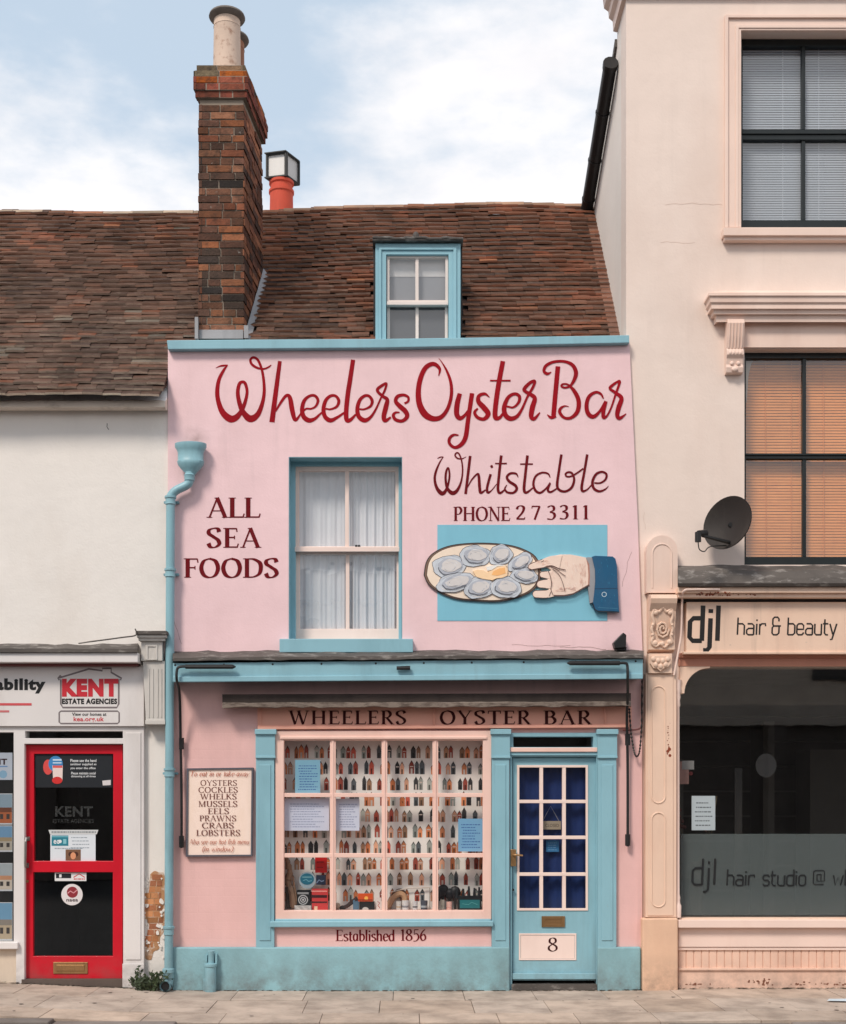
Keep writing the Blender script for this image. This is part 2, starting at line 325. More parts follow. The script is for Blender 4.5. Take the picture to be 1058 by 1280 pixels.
DOORRED = paint('red door paint', lin(200, 22, 42), 0.35, 0.05, 0.08, 70, lin(140, 20, 32), 0.35, 3, splash=.6)
BRASS = paint('old brass', lin(178, 140, 98), 0.38, 0.15, 0.15, 60, lin(70, 52, 35), 0.5, 20, metal=0.8)
STEEL = paint('brushed steel', lin(170, 165, 160), 0.35, 0.1, 0.1, 60, metal=0.9)
CLAY = paint('red clay pot', lin(196, 78, 56), 0.75, 0.1, 0.25, 50, lin(120, 60, 45), 0.4, 6)
POT = paint('limewashed clay pot', lin(205, 182, 165), 0.85, 0.12, 0.5, 45, lin(140, 95, 72), 0.7, 11, 0.55, 0.68, streak=1.0)
POTRIM = paint('sooty pot rim', lin(120, 112, 106), 0.9, 0.2, 0.4, 50, lin(50, 45, 42), 0.5, 9)
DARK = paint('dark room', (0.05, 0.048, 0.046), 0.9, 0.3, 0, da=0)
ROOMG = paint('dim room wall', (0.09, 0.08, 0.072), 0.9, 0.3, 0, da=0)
GLASS = glass('window glass', (0.97, 0.98, 0.98))
GLASSD = glass('shop glass', (0.86, 0.88, 0.88), 0.008)
CLOTH = paint('white curtain', lin(210, 212, 218), 0.9, 0.03, 0.2, 120, da=0)
PRINT = paint('printed cloth', None, 0.9, 0.05, 0.15, 120, da=0)
PAPERM = paint('paper', None, 0.8, 0.03, 0.05, 30, da=0)
FLATC = paint('printed surface', None, 0.5, 0.05, 0.05, 60, da=0)
ARTC = paint('hand painted board', None, 0.6, 0.08, 0.25, 50, lin(120, 110, 110), 0.12, 5)
FOLI = paint('weed leaf', None, 0.6, 0.25, 0.1, 40, da=0)
SLAB = paint('paving slab', None, 0.9, 0.12, 0.6, 90, lin(92, 78, 70), 0.6, 3.4, 0.42, 0.75, streak=1.0, coarse=1.0, chips=.0)
ASPH = paint('asphalt', (0.05, 0.05, 0.052), 0.9, 0.2, 0.7, 120, (0.09, 0.085, 0.08), 0.5, 3, streak=1.0)
SLAT = paint('wooden blind slat', lin(214, 138, 76), 0.5, 0.12, 0.1, 30, lin(172, 94, 46), 0.5, 5, streak=4.0)
GREYB = paint('grey venetian slat', lin(160, 167, 176), 0.6, 0.05, 0.05, 30, da=0)
DISH = paint('dark grey dish', lin(50, 45, 43), 0.6, 0.1, 0.1, 50, lin(84, 78, 72), 0.4, 6, spec=.2)
PLASTER = paint('bare plaster', lin(200, 180, 160), 0.9, 0.1, 0.5, 40)
# ---------------------------------------------------------------- lettering
# serif hand lettering on a skeleton: (advance, strokes, serifs); a stroke = (points, smooth?, width or None = broad pen)
def P_(*p, w=None): return (p, False, w)
def S_(*p, w=None): return (p, True, w)
TH, TN = 0.172, 0.06
CAPS = {
 'A': (.80, [P_((.40, 1), (.10, 0), w=.065), P_((.39, 1), (.70, 0), w=.15), P_((.20, .34), (.60, .34), w=.05)], [(.10, 0, .11), (.70, 0, .13), (.36, 1, .07)]),
 'B': (.68, [P_((.16, 0), (.16, 1)), S_((.16, .97), (.40, .96), (.52, .76), (.40, .56), (.16, .53)), S_((.16, .53), (.45, .51), (.58, .27), (.44, .04), (.16, .03))], [(.10, 0, .1), (.10, 1, .1)]),
 'C': (.78, [S_((.68, .80), (.60, .95), (.42, .99), (.17, .82), (.09, .50), (.18, .16), (.44, .01), (.62, .06), (.70, .2))], []),
 'D': (.80, [P_((.16, 0), (.16, 1)), S_((.16, .97), (.42, .96), (.66, .78), (.71, .5), (.64, .2), (.42, .04), (.16, .03))], [(.10, 0, .1), (.10, 1, .1)]),
 'E': (.62, [P_((.16, 0), (.16, 1)), P_((.16, .97), (.53, .97)), P_((.16, .52), (.44, .52)), P_((.16, .03), (.55, .03)), P_((.525, .99), (.55, .80), w=.05), P_((.55, .0), (.60, .2), w=.05), P_((.45, .43), (.45, .61), w=.04)], [(.10, 0, .1), (.10, 1, .1)]),
 'F': (.58, [P_((.16, 0), (.16, 1)), P_((.16, .97), (.55, .97)), P_((.16, .52), (.44, .52)), P_((.54, .99), (.57, .78), w=.05), P_((.45, .42), (.45, .61), w=.04)], [(.16, 0, .14), (.10, 1, .1)]),
 'G': (.80, [S_((.68, .80), (.60, .95), (.42, .99), (.17, .82), (.09, .50), (.18, .16), (.44, .01), (.66, .08)), P_((.66, .0), (.66, .4))], [(.66, .4, .12)]),
 'H': (.84, [P_((.16, 0), (.16, 1)), P_((.68, 0), (.68, 1)), P_((.16, .52), (.68, .52))], [(.16, 0, .14), (.16, 1, .14), (.68, 0, .14), (.68, 1, .14)]),
 'K': (.76, [P_((.16, 0), (.16, 1)), P_((.60, .98), (.18, .48), w=.06), P_((.30, .60), (.66, .02), w=.15)], [(.16, 0, .14), (.16, 1, .14), (.60, 1, .12), (.68, 0, .11)]),
 'L': (.60, [P_((.16, 0), (.16, 1)), P_((.16, .03), (.56, .03)), P_((.56, .0), (.61, .2), w=.05)], [(.16, 1, .14), (.10, 0, .1)]),
 'M': (.98, [P_((.16, 0), (.16, 1), w=.07), P_((.16, 1), (.48, .02), w=.14), P_((.80, 1), (.48, .02), w=.06), P_((.82, 0), (.82, 1))], [(.16, 0, .12), (.82, 0, .14), (.10, 1, .1), (.88, 1, .1)]),
 'N': (.84, [P_((.16, 0), (.16, 1), w=.065), P_((.14, 1), (.69, .0), w=.15), P_((.69, 0), (.69, 1), w=.065)], [(.16, 0, .13), (.08, 1, .1), (.69, 1, .13)]),
 'O': (.84, [S_((.42, .99), (.19, .86), (.09, .5), (.19, .14), (.42, .01), (.65, .14), (.75, .5), (.65, .86), (.42, .99))], []),
 'P': (.62, [P_((.16, 0), (.16, 1)), S_((.16, .97), (.40, .97), (.53, .75), (.41, .50), (.18, .47))], [(.16, 0, .14), (.10, 1, .1)]),
 'R': (.70, [P_((.16, 0), (.16, 1)), S_((.16, .97), (.40, .97), (.53, .75), (.41, .52), (.18, .49)), P_((.32, .5), (.62, .02), w=.14)], [(.16, 0, .14), (.10, 1, .1), (.65, 0, .09)]),
 'S': (.60, [S_((.50, .80), (.45, .95), (.30, .99), (.12, .90), (.10, .72), (.28, .55), (.46, .38), (.50, .18), (.34, .02), (.16, .04), (.08, .22))], []),
 'T': (.72, [P_((.36, 0), (.36, 1)), P_((.06, .97), (.66, .97)), P_((.06, .99), (.04, .78), w=.05), P_((.66, .99), (.68, .78), w=.05)], [(.36, 0, .15)]),
 'U': (.82, [S_((.17, 1), (.17, .5), (.2, .14), (.42, .02), (.62, .14), (.66, .5), (.66, 1))], [(.17, 1, .14), (.66, 1, .12)]),
 'W': (1.08, [P_((.08, 1), (.32, 0), w=.15), P_((.54, 1), (.33, 0), w=.06), P_((.50, 1), (.75, 0), w=.15), P_((.98, 1), (.76, 0), w=.06)], [(.08, 1, .13), (.52, 1, .13), (.98, 1, .11)]),
 'Y': (.76, [P_((.38, 0), (.38, .48)), P_((.09, 1), (.38, .44), w=.14), P_((.66, 1), (.40, .44), w=.06)], [(.38, 0, .14), (.09, 1, .12), (.66, 1, .12)]),
 '1': (.44, [P_((.22, 0), (.22, 1)), P_((.20, .98), (.06, .88), w=.06)], [(.22, 0, .15)]),
 '2': (.62, [S_((.08, .74), (.15, .92), (.32, .99), (.49, .90), (.50, .70), (.36, .42), (.07, .05)), P_((.06, .05), (.56, .05), w=.1), P_((.55, .02), (.58, .18), w=.05)], []),
 '3': (.60, [S_((.08, .88), (.28, .99), (.46, .90), (.45, .68), (.22, .55)), S_((.22, .55), (.46, .46), (.52, .24), (.36, .03), (.06, .06))], []),
 '5': (.58, [P_((.16, .96), (.50, .98), w=.08), P_((.17, .98), (.13, .55), w=.06), S_((.13, .55), (.32, .62), (.48, .48), (.48, .2), (.3, -.02), (.06, -.04))], []),
 '6': (.60, [S_((.48, 1.0), (.28, .82), (.12, .5), (.12, .2), (.28, .01), (.48, .14), (.50, .38), (.36, .56), (.14, .42))], []),
 '7': (.60, [P_((.06, .95), (.54, .95), w=.09), P_((.53, .96), (.22, 0), w=.13), P_((.06, .98), (.05, .8), w=.05)], []),
 '8': (.60, [S_((.30, .54), (.13, .68), (.15, .90), (.30, .99), (.45, .90), (.46, .70), (.30, .54), (.10, .36), (.09, .14), (.30, .01), (.50, .14), (.50, .36), (.30, .54))], []),
 'a': (.48, [S_((.36, .56), (.22, .63), (.09, .50), (.07, .25), (.15, .03), (.26, .05), (.36, .22)), P_((.37, .62), (.37, .02)), P_((.37, .02), (.46, .05), w=.05)], []),
 'b': (.50, [P_((.11, 1), (.11, .02)), S_((.11, .45), (.24, .62), (.41, .48), (.41, .18), (.27, .01), (.11, .06))], []),
 'd': (.52, [P_((.40, 1), (.40, 0)), S_((.40, .50), (.26, .62), (.09, .48), (.08, .18), (.22, .01), (.40, .14))], []),
 'e': (.46, [S_((.09, .34), (.39, .38), (.36, .57), (.22, .63), (.09, .46), (.09, .18), (.22, .01), (.40, .12))], []),
 'f': (.32, [S_((.34, .95), (.22, 1.0), (.15, .85), (.15, .5), (.15, 0)), P_((.03, .6), (.30, .6))], [(.15, 0, .1)]),
 'h': (.52, [P_((.11, 1), (.11, 0)), S_((.11, .45), (.24, .62), (.38, .55), (.40, .3), (.40, 0))], [(.11, 0, .09), (.40, 0, .09)]),
 'i': (.24, [P_((.12, .62), (.12, 0)), P_((.12, .80), (.12, .93))], [(.12, 0, .09), (.08, .62, .06)]),
 'k': (.50, [P_((.11, 1), (.11, 0)), P_((.38, .62), (.13, .3), w=.06), P_((.2, .38), (.42, 0), w=.12)], [(.11, 0, .09)]),
 'l': (.24, [P_((.12, 1), (.12, 0))], [(.12, 0, .09), (.08, 1, .06)]),
 'm': (.76, [P_((.11, .62), (.11, 0)), S_((.11, .45), (.22, .62), (.35, .55), (.37, .3), (.37, 0)), S_((.37, .45), (.48, .62), (.61, .55), (.63, .3), (.63, 0))], []),
 'n': (.52, [P_((.11, .62), (.11, 0)), S_((.11, .45), (.24, .62), (.38, .55), (.40, .3), (.40, 0))], [(.11, 0, .09), (.40, 0, .09)]),
 'o': (.50, [S_((.25, .62), (.12, .54), (.07, .31), (.12, .08), (.25, 0), (.38, .08), (.43, .31), (.38, .54), (.25, .62))], []),
 'r': (.36, [P_((.11, .62), (.11, 0)), S_((.11, .42), (.2, .58), (.33, .6))], [(.11, 0, .09)]),
 's': (.40, [S_((.33, .52), (.22, .62), (.09, .54), (.10, .40), (.22, .32), (.33, .22), (.33, .08), (.20, 0), (.06, .08))], []),
 't': (.34, [P_((.15, .82), (.15, .06)), P_((.03, .6), (.30, .6)), S_((.15, .08), (.21, .0), (.31, .06))], []),
 'u': (.52, [S_((.11, .62), (.11, .25), (.15, .03), (.28, .02), (.40, .2)), P_((.40, .62), (.40, 0))], []),
 'w': (.68, [P_((.05, .62), (.2, 0), w=.12), P_((.34, .6), (.21, 0), w=.06), P_((.32, .62), (.47, 0), w=.12), P_((.62, .62), (.48, 0), w=.06)], []),
 'y': (.48, [P_((.05, .62), (.24, .02), w=.12), S_((.43, .62), (.25, .02), (.14, -.25), (.03, -.28), w=.06)], []),
 '-': (.36, [P_((.05, .3), (.31, .3), w=.08)], []),
 '(': (.3, [S_((.24, 1), (.1, .7), (.1, .2), (.24, -.15))], []),
 ')': (.3, [S_((.06, 1), (.2, .7), (.2, .2), (.06, -.15))], []),
 ' ': (.36, [], []),
}
def serif(mb, body, px0, px1, py_top, py_base, d, m=0, weight=1.0, track=0.0, slant=0.0, c=None, rise=0.0, serifs=True):
    """letter a line so that its ink fills px0..px1, capitals from py_top to py_base"""
    adv = 0; items = []
    for ch in body: items.append((adv, CAPS[ch])); adv += CAPS[ch][0] + track
    adv -= track; lo, hi = 0.06, adv - 0.06
    sx = (px1 - px0) / (hi - lo); sy = py_base - py_top; k = (DIST + d) / FOC
    def put(u, v): return (X(px0 + (u - lo + slant * v) * sx, d), Z(py_base - v * sy - rise * (u - lo) * sx / max(px1 - px0, 1), d))
    for a, (wd, strokes, ser) in items:
        for pts, sm, wd_ in strokes:
            q = smooth_path(pts, 6) if sm and len(pts) > 2 else list(pts); res = []
            for i, p in enumerate(q):
                e, f = q[max(i - 1, 0)], q[min(i + 1, len(q) - 1)]
                th = math.atan2((f[1] - e[1]), (f[0] - e[0]))
                wv = wd_ if wd_ else TN + (TH - TN) * abs(math.sin(th - R(12))) ** 1.6
                u, v = put(a + p[0], p[1]); horiz = abs(math.sin(th))
                res.append((u, v, wv * weight * k * (horiz * sx + (1 - horiz) * sy)))
            mb.ribbon(res, d, m, c)
        if serifs:
            for x, y, h in ser:
                yy = y - 0.02 if y > 0.3 else y + 0.02
                u0, v0 = put(a + x - h, yy); u1, v1 = put(a + x + h, yy); um, vm = put(a + x, yy)
                mb.ribbon([(u0, v0, .03 * sy * k), (um, vm, .055 * sy * k * weight), (u1, v1, .03 * sy * k)], d, m, c)
MONO = {  # narrow square sans of the hair salon
 'd': (.50, [[(.43, 1), (.43, 0)], [(.43, .64), (.15, .64), (.05, .54), (.05, .1), (.15, 0), (.43, 0)]]),
 'j': (.30, [[(.17, .64), (.17, -.18), (.1, -.27), (-.02, -.27)], [(.17, .79), (.17, .9)]]), 'l': (.22, [[(.1, 1), (.1, 0)]]),
 'h': (.48, [[(.05, 1), (.05, 0)], [(.05, .64), (.30, .64), (.40, .54), (.40, 0)]]),
 'a': (.50, [[(.08, .64), (.32, .64), (.42, .54), (.42, 0)], [(.42, .37), (.14, .37), (.05, .28), (.05, .08), (.14, 0), (.42, 0)]]),
 'i': (.18, [[(.07, .64), (.07, 0)], [(.07, .8), (.07, .89)]]), 'r': (.40, [[(.05, .64), (.05, 0)], [(.05, .5), (.15, .64), (.35, .64), (.35, .5)]]),
 '&': (.58, [[(.42, .54), (.42, .1), (.32, 0), (.12, 0), (.04, .1), (.04, .40), (.12, .5), (.52, .5)], [(.12, .5), (.06, .6), (.06, .9), (.15, 1), (.32, 1), (.40, .9), (.40, .76)]]),
 'b': (.50, [[(.05, 1), (.05, 0)], [(.05, .64), (.33, .64), (.43, .54), (.43, .1), (.33, 0), (.05, 0)]]),
 'e': (.50, [[(.42, .14), (.42, .09), (.34, 0), (.14, 0), (.05, .1), (.05, .54), (.14, .64), (.33, .64), (.42, .54), (.42, .32), (.05, .32)]]),
 'u': (.50, [[(.05, .64), (.05, .1), (.14, 0), (.42, 0)], [(.42, .64), (.42, 0)]]), 't': (.36, [[(.1, .9), (.1, .1), (.18, 0), (.3, 0)], [(0, .64), (.3, .64)]]),
 'y': (.46, [[(.03, .64), (.21, .02)], [(.41, .64), (.17, -.27), (.06, -.27)]]),
 's': (.45, [[(.38, .52), (.33, .64), (.1, .64), (.04, .55), (.04, .42), (.1, .33), (.32, .32), (.38, .24), (.38, .08), (.3, 0), (.1, 0), (.04, .1)]]),
 'o': (.50, [[(.14, 0), (.05, .1), (.05, .54), (.14, .64), (.33, .64), (.42, .54), (.42, .1), (.33, 0), (.14, 0)]]),
 '@': (.86, [[(.75, -.1), (.1, -.1), (0, 0), (0, .85), (.1, .95), (.7, .95), (.78, .85), (.78, .15), (.54, .15)], [(.54, .66), (.3, .66), (.25, .58), (.25, .23), (.3, .15), (.54, .15), (.54, .66)]]),
 'w': (.62, [[(.03, .64), (.15, 0), (.28, .5), (.42, 0), (.54, .64)]]), ' ': (.34, []),
}
def mono(mb, body, px0, px1, py_top, py_base, d, wpx, m=0, slant=0.04):
    adv = sum(MONO[ch][0] for ch in body); a = 0; sx = (px1 - px0) / adv; sy = py_base - py_top; k = (DIST + d) / FOC
    for ch in body:
        for st in MONO[ch][1]:
            mb.ribbon([(X(px0 + (a + u + slant * v) * sx, d), Z(py_base - v * sy, d), wpx * k) for u, v in st], d, m)
        a += MONO[ch][0]
def script(mb, strokes, cx, cy, sc, d, m=0):
    """brush lettering: strokes in sketch units (x, y, width)"""
    k = (DIST + d) / FOC
    for st in strokes:
        q = smooth_path(st, 7)
        mb.ribbon([(X(cx + x / sc, d), Z(cy + y / sc, d), w_ / sc * k) for x, y, w_ in q], d, m)
def scribble(mb, px0, px1, py0, py1, rows, d, col, m=0, fill=0.5, ragged=0.35):
    """lines of writing too small to read, as broken dashes"""
    st = (py1 - py0) / rows
    for i in range(rows):
        y = py0 + (i + 0.5) * st; x = px0 + random.uniform(0, ragged * 0.3) * (px1 - px0); end = px1 - random.uniform(0, ragged) * (px1 - px0)
        while x < end:
            l = random.uniform(1.2, 4.0); mb.quad(x, min(x + l, px1), y - st * fill / 2, y + st * fill / 2, d, m, col); x += l + 0.7
# ================================================================ ground
def lift(x):                                   # the pavement climbs a little towards either neighbour
    return max(0.0, min(0.07, (-1.9 - x) * 0.045)) + max(0.0, min(0.02, (x - 1.6) * 0.02))
KERB = -1.62
mb = MB(); mb.box(-300, 300, -600, KERB - 0.16, -0.5, -0.125); o = mb.build('road', ASPH); o['kind'] = 'structure'
mb = MB(); mb.box(-300, 300, KERB, 600, -0.6, -0.02); o = mb.build('ground', MORTAR); o['kind'] = 'structure'
mb = MB(); rnd = random.Random(3); y = KERB + 0.012; row = 0
while y < 0.0:
    dy = [0.42, 0.62, 0.58][row % 3]; x = -9 + rnd.uniform(0, .5)
    while x < 9:
        wx = rnd.choice([0.6, 0.6, 0.75]); g = 0.0028; t = rnd.uniform(-.002, .002); k = rnd.uniform(0.95, 1.05); wm = rnd.uniform(-.015, .015)
        cc = lin(183 * k * (1 + wm), 165 * k, 150 * k * (1 - wm)); y1 = min(y + dy, 0.03)
        v = []
        for (a, b) in ((x + g, y + g), (x + wx - g, y + g), (x + wx - g, y1 - g), (x + g, y1 - g)): v += [(a, b, lift(a) + t - 0.05), (a, b, lift(a) + t)]
        mb.add(v, [(1, 3, 5, 7), (0, 6, 4, 2), (0, 2, 3, 1), (2, 4, 5, 3), (4, 6, 7, 5), (6, 0, 1, 7)], 0, cc); x += wx
    y += dy; row += 1
for _ in range(46):
    x, y_ = rnd.uniform(-4, 4.2), rnd.uniform(-1.45, -.05); r_ = rnd.choice([.008, .01, .012, .018]); kk = rnd.uniform(.8, 1.15)
    mb.add([(x + r_ * math.cos(q * .7854) * rnd.uniform(.8, 1.2), y_ + r_ * math.sin(q * .7854), lift(x) + .0035) for q in range(8)], [tuple(range(8))], 0, lin(126 * kk, 114 * kk, 106 * kk))
x = -4.0
while x < 4.2:                                    # grit gathered along the foot of the walls
    r_ = rnd.uniform(.006, .03); mb.add([(x + r_ * 1.6 * math.cos(q * 1.0472), -.055 + rnd.uniform(-.012, .03) + r_ * .6 * math.sin(q * 1.0472), lift(x) + .004 + (q % 2) * .004) for q in range(6)], [tuple(range(6))], 0, lin(*rnd.choice([(70, 62, 54), (58, 56, 44), (88, 74, 62)]))); x += rnd.uniform(.01, .06)
o = mb.build('pavement', SLAB); o['kind'] = 'structure'
mb = MB(); x = -9.0
while x < 9:
    k = rnd.uniform(.8, 1.05); mb.box(x + .004, x + .91, KERB - 0.15, KERB + 0.006, -0.25, lift(x) * .6 - 0.004, 0, lin(140 * k, 130 * k, 124 * k)); x += .914
o = mb.build('kerb', SLAB, bevel=0.012); o['kind'] = 'structure'
# ================================================================ pink shop house
PH = thing('shop_house', 'pink rendered shop house with pale blue woodwork, tiled roof and red painted lettering', 'house', base(505, 1238))
mb = MB()
OUT = [(210, 434), (787, 427), (797, 640), (803.5, 815), (210, 818)]; HOLE = [(361, 571), (503, 571), (503, 803), (361, 803)]
px = lambda a, d=0.0: (X(a[0]), d, Z(a[1]))
v = [px(a) for a in OUT] + [px(a) for a in HOLE] + [px(a, .23) for a in OUT] + [px(a, .23) for a in HOLE]
front = [(0, 1, 6, 5), (1, 2, 7, 6), (2, 3, 7), (3, 4, 8, 7), (4, 0, 5, 8)]
fs = list(front) + [tuple(i + 9 for i in reversed(f)) for f in front] + [(i, (i + 1) % 5, 9 + (i + 1) % 5, 9 + i) for i in range(5)]
mb.add(v, fs)
for i in range(4): mb.add([v[5 + i], v[5 + (i + 1) % 4], v[14 + (i + 1) % 4], v[14 + i]], [(0, 1, 2, 3)])
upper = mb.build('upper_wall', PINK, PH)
# painted lettering on the upper wall
mb = MB(); d = -0.0022
script(mb, [
 [(75, 150, 4), (115, 132, 14), (150, 127, 18), (188, 122, 8)],
 [(185, 125, 10), (150, 170, 26), (105, 260, 34), (88, 370, 40), (100, 470, 44), (140, 570, 56), (210, 630, 68), (270, 615, 56), (320, 550, 40), (355, 460, 32), (370, 370, 28), (352, 297, 30), (325, 282, 28), (297, 302, 32), (282, 380, 36), (298, 480, 42), (335, 570, 50), (400, 630, 66), (470, 590, 50), (515, 480, 36), (532, 370, 30), (525, 250, 26), (505, 150, 24), (470, 72, 24), (430, 50, 22), (402, 72, 22), (415, 115, 24), (470, 150, 22), (530, 158, 18), (575, 140, 16), (598, 122, 10)],
 [(680, 85, 36), (640, 390, 44), (605, 662, 50)], [(640, 560, 14), (680, 490, 24), (730, 420, 28), (762, 410, 32), (780, 450, 42), (795, 540, 46), (820, 635, 36), (848, 625, 24), (880, 575, 14)],
 [(880, 585, 16), (925, 537, 18), (975, 535, 18), (1020, 510, 22), (1040, 455, 28), (1010, 412, 26), (960, 415, 26), (910, 460, 34), (890, 540, 40), (905, 610, 44), (955, 645, 44), (1010, 630, 30), (1055, 590, 20), (1090, 560, 14)]], 260, 440, 7.557, d)
script(mb, [
 [(170, 575, 14), (205, 537, 16), (250, 540, 18), (310, 515, 24), (330, 460, 30), (300, 415, 26), (250, 415, 28), (205, 460, 34), (185, 540, 38), (200, 610, 40), (250, 645, 42), (310, 620, 28), (385, 570, 18)],
 [(465, 72, 40), (440, 240, 43), (415, 400, 44), (400, 560, 44), (405, 640, 42), (440, 640, 34), (492, 588, 18)],
 [(490, 570, 14), (515, 540, 16), (570, 540, 18), (630, 510, 24), (645, 460, 30), (615, 415, 26), (570, 415, 28), (525, 460, 34), (505, 540, 38), (520, 610, 42), (575, 645, 42), (630, 615, 28), (680, 540, 20), (730, 430, 18), (765, 360, 22), (780, 297, 22), (740, 315, 28), (697, 350, 30), (704, 380, 28), (750, 420, 30), (788, 450, 36), (775, 520, 46), (755, 610, 44), (770, 648, 36), (822, 615, 18)],
 [(950, 485, 20), (985, 465, 22), (985, 425, 24), (940, 405, 28), (885, 420, 34), (868, 465, 36), (905, 510, 44), (960, 560, 46), (975, 610, 40), (930, 650, 32), (870, 640, 32), (845, 600, 30), (865, 572, 22), (905, 570, 12)]], 380, 440, 7.557, d)
script(mb, [
 [(240, 185, 6), (247, 130, 24), (200, 92, 32), (140, 120, 36), (100, 200, 38), (82, 300, 40), (90, 400, 46), (130, 480, 52), (195, 518, 42), (260, 505, 34), (310, 440, 28), (338, 340, 26), (335, 240, 24), (305, 150, 18), (265, 80, 8), (240, 48, 3)],
 [(405, 322, 34), (385, 400, 40), (380, 480, 40), (405, 515, 34), (440, 495, 24), (468, 455, 14)], [(500, 320, 34), (470, 520, 34), (450, 660, 36), (415, 720, 32), (365, 742, 24), (325, 712, 24), (325, 672, 24), (355, 645, 20), (395, 647, 10)],
 [(635, 352, 6), (600, 325, 22), (555, 340, 28), (550, 385, 36), (590, 430, 42), (625, 480, 40), (595, 520, 28), (545, 510, 26), (520, 470, 24), (545, 438, 14)],
 [(740, 70, 36), (705, 260, 38), (682, 430, 38), (682, 508, 38), (715, 510, 26), (745, 470, 16)], [(640, 222, 12), (720, 222, 13), (800, 222, 14)],
 [(740, 470, 12), (765, 425, 14), (820, 430, 16), (862, 392, 22), (868, 345, 26), (830, 325, 24), (780, 355, 28), (750, 430, 36), (760, 490, 38), (800, 518, 36), (850, 500, 28), (890, 440, 20), (930, 350, 18), (973, 275, 22), (988, 226, 22), (950, 240, 26), (907, 285, 28), (916, 307, 26), (960, 332, 30), (988, 362, 34), (970, 430, 40), (960, 500, 36), (985, 518, 28), (1028, 470, 10)]], 510, 440, 6.224, d)
script(mb, [
 [(285, 135, 44), (265, 350, 44), (243, 600, 44)], [(183, 590, 6), (220, 618, 30), (264, 600, 34)],
 [(222, 188, 8), (185, 205, 28), (153, 180, 28), (172, 130, 30), (240, 94, 26), (340, 88, 26), (420, 120, 34), (455, 190, 40), (440, 260, 34), (400, 320, 22), (350, 336, 20), (318, 322, 20), (332, 303, 18), (380, 308, 18), (440, 370, 36), (480, 460, 42), (470, 560, 40), (410, 620, 30), (345, 620, 26), (302, 570, 30), (312, 530, 26), (350, 510, 14), (388, 515, 5)],
 [(715, 440, 12), (690, 395, 22), (640, 380, 26), (580, 420, 34), (555, 500, 38), (570, 580, 42), (620, 610, 38), (680, 560, 26), (738, 465, 30)],
 [(740, 465, 30), (715, 560, 36), (717, 617, 34), (750, 600, 20), (790, 520, 18), (830, 400, 20), (868, 285, 26), (845, 282, 22), (790, 322, 28), (777, 347, 24), (830, 385, 30), (885, 435, 40), (860, 520, 46), (845, 595, 40), (870, 625, 34), (930, 582, 8)]], 660, 440, 7.557, d)
mb.build('painted_lettering', RED, upper)['label'] = 'large red brush script across the top of the wall'
mb = MB()
script(mb, [
 [(138, 107, 6), (170, 92, 12), (202, 90, 6)], [(198, 90, 8), (160, 150, 16), (120, 250, 24), (112, 330, 26), (135, 410, 34), (180, 460, 44), (215, 445, 34), (245, 380, 22), (262, 280, 20), (250, 202, 18), (228, 240, 22), (222, 320, 24), (240, 410, 30), (290, 458, 42), (340, 430, 32), (380, 340, 20), (395, 230, 16), (385, 130, 16), (360, 62, 16), (335, 48, 16), (318, 75, 16), (345, 105, 16), (390, 108, 12), (432, 88, 4)],
 [(472, 80, 28), (448, 280, 28), (425, 468, 28)], [(445, 400, 10), (490, 320, 16), (545, 264, 20), (560, 290, 28), (568, 400, 30), (580, 455, 28), (628, 425, 12)],
 [(680, 265, 26), (645, 400, 26), (652, 452, 26), (690, 430, 12), (742, 365, 8)], [(680, 194, 24), (692, 187, 30), (702, 181, 20)],
 [(788, 75, 28), (765, 280, 28), (755, 420, 28), (778, 457, 26), (832, 415, 12)], [(725, 157, 14), (785, 158, 15), (845, 157, 16)],
 [(960, 300, 6), (940, 262, 20), (882, 258, 24), (846, 295, 26), (870, 340, 28), (930, 380, 30), (945, 420, 28), (910, 455, 24), (850, 450, 22), (825, 415, 18), (845, 375, 8)]], 530, 560, 8.138, d)
script(mb, [
 [(160, 75, 28), (137, 280, 28), (125, 420, 30), (150, 453, 26), (215, 405, 12)], [(85, 163, 14), (150, 163, 15), (215, 163, 16)],
 [(390, 300, 10), (370, 262, 18), (310, 250, 20), (245, 285, 22), (220, 360, 24), (240, 430, 26), (290, 455, 24), (350, 410, 18), (392, 352, 18)], [(390, 360, 20), (367, 425, 24), (395, 448, 22), (458, 412, 14)],
 [(505, 65, 26), (480, 230, 26), (462, 380, 28), (490, 430, 26), (550, 440, 24), (610, 400, 26), (635, 320, 24), (612, 256, 22), (572, 246, 20), (547, 266, 20), (562, 290, 18), (610, 285, 18), (670, 250, 18), (728, 208, 16)],
 [(768, 65, 26), (737, 250, 26), (712, 390, 28), (722, 438, 26), (770, 420, 16), (817, 368, 12)],
 [(840, 355, 16), (900, 355, 18), (953, 320, 22), (963, 268, 24), (920, 242, 22), (860, 265, 26), (822, 340, 28), (835, 410, 28), (890, 440, 24), (950, 420, 16), (985, 385, 5)]], 640, 560, 8.138, d)
mb.build('painted_lettering', MAROON, upper)['label'] = 'smaller dark red script under the large script'
mb = MB()
serif(mb, 'PHONE', 568, 637, 633.5, 651, d, weight=.95); mb.build('painted_lettering', MAROON, upper)
mb = MB(); serif(mb, '273', 646, 694, 632, 649.5, d, track=.35); serif(mb, '311', 700, 736, 631.5, 649, d, track=.2)
mb.build('painted_numerals', MAROON, upper)
mb = MB()
for tx in (('ALL', 260.5, 323, 622, 647, 0), ('SEA', 260, 324, 660, 684.5, .06), ('FOODS', 231.5, 347, 698, 722, .03)):
    mb = MB(); serif(mb, *tx[:5], d, track=tx[5]); mb.build('painted_lettering', MAROON, upper)
CRACK = paint('hairline crack', lin(150, 118, 112), .9, .2, 0, da=0)
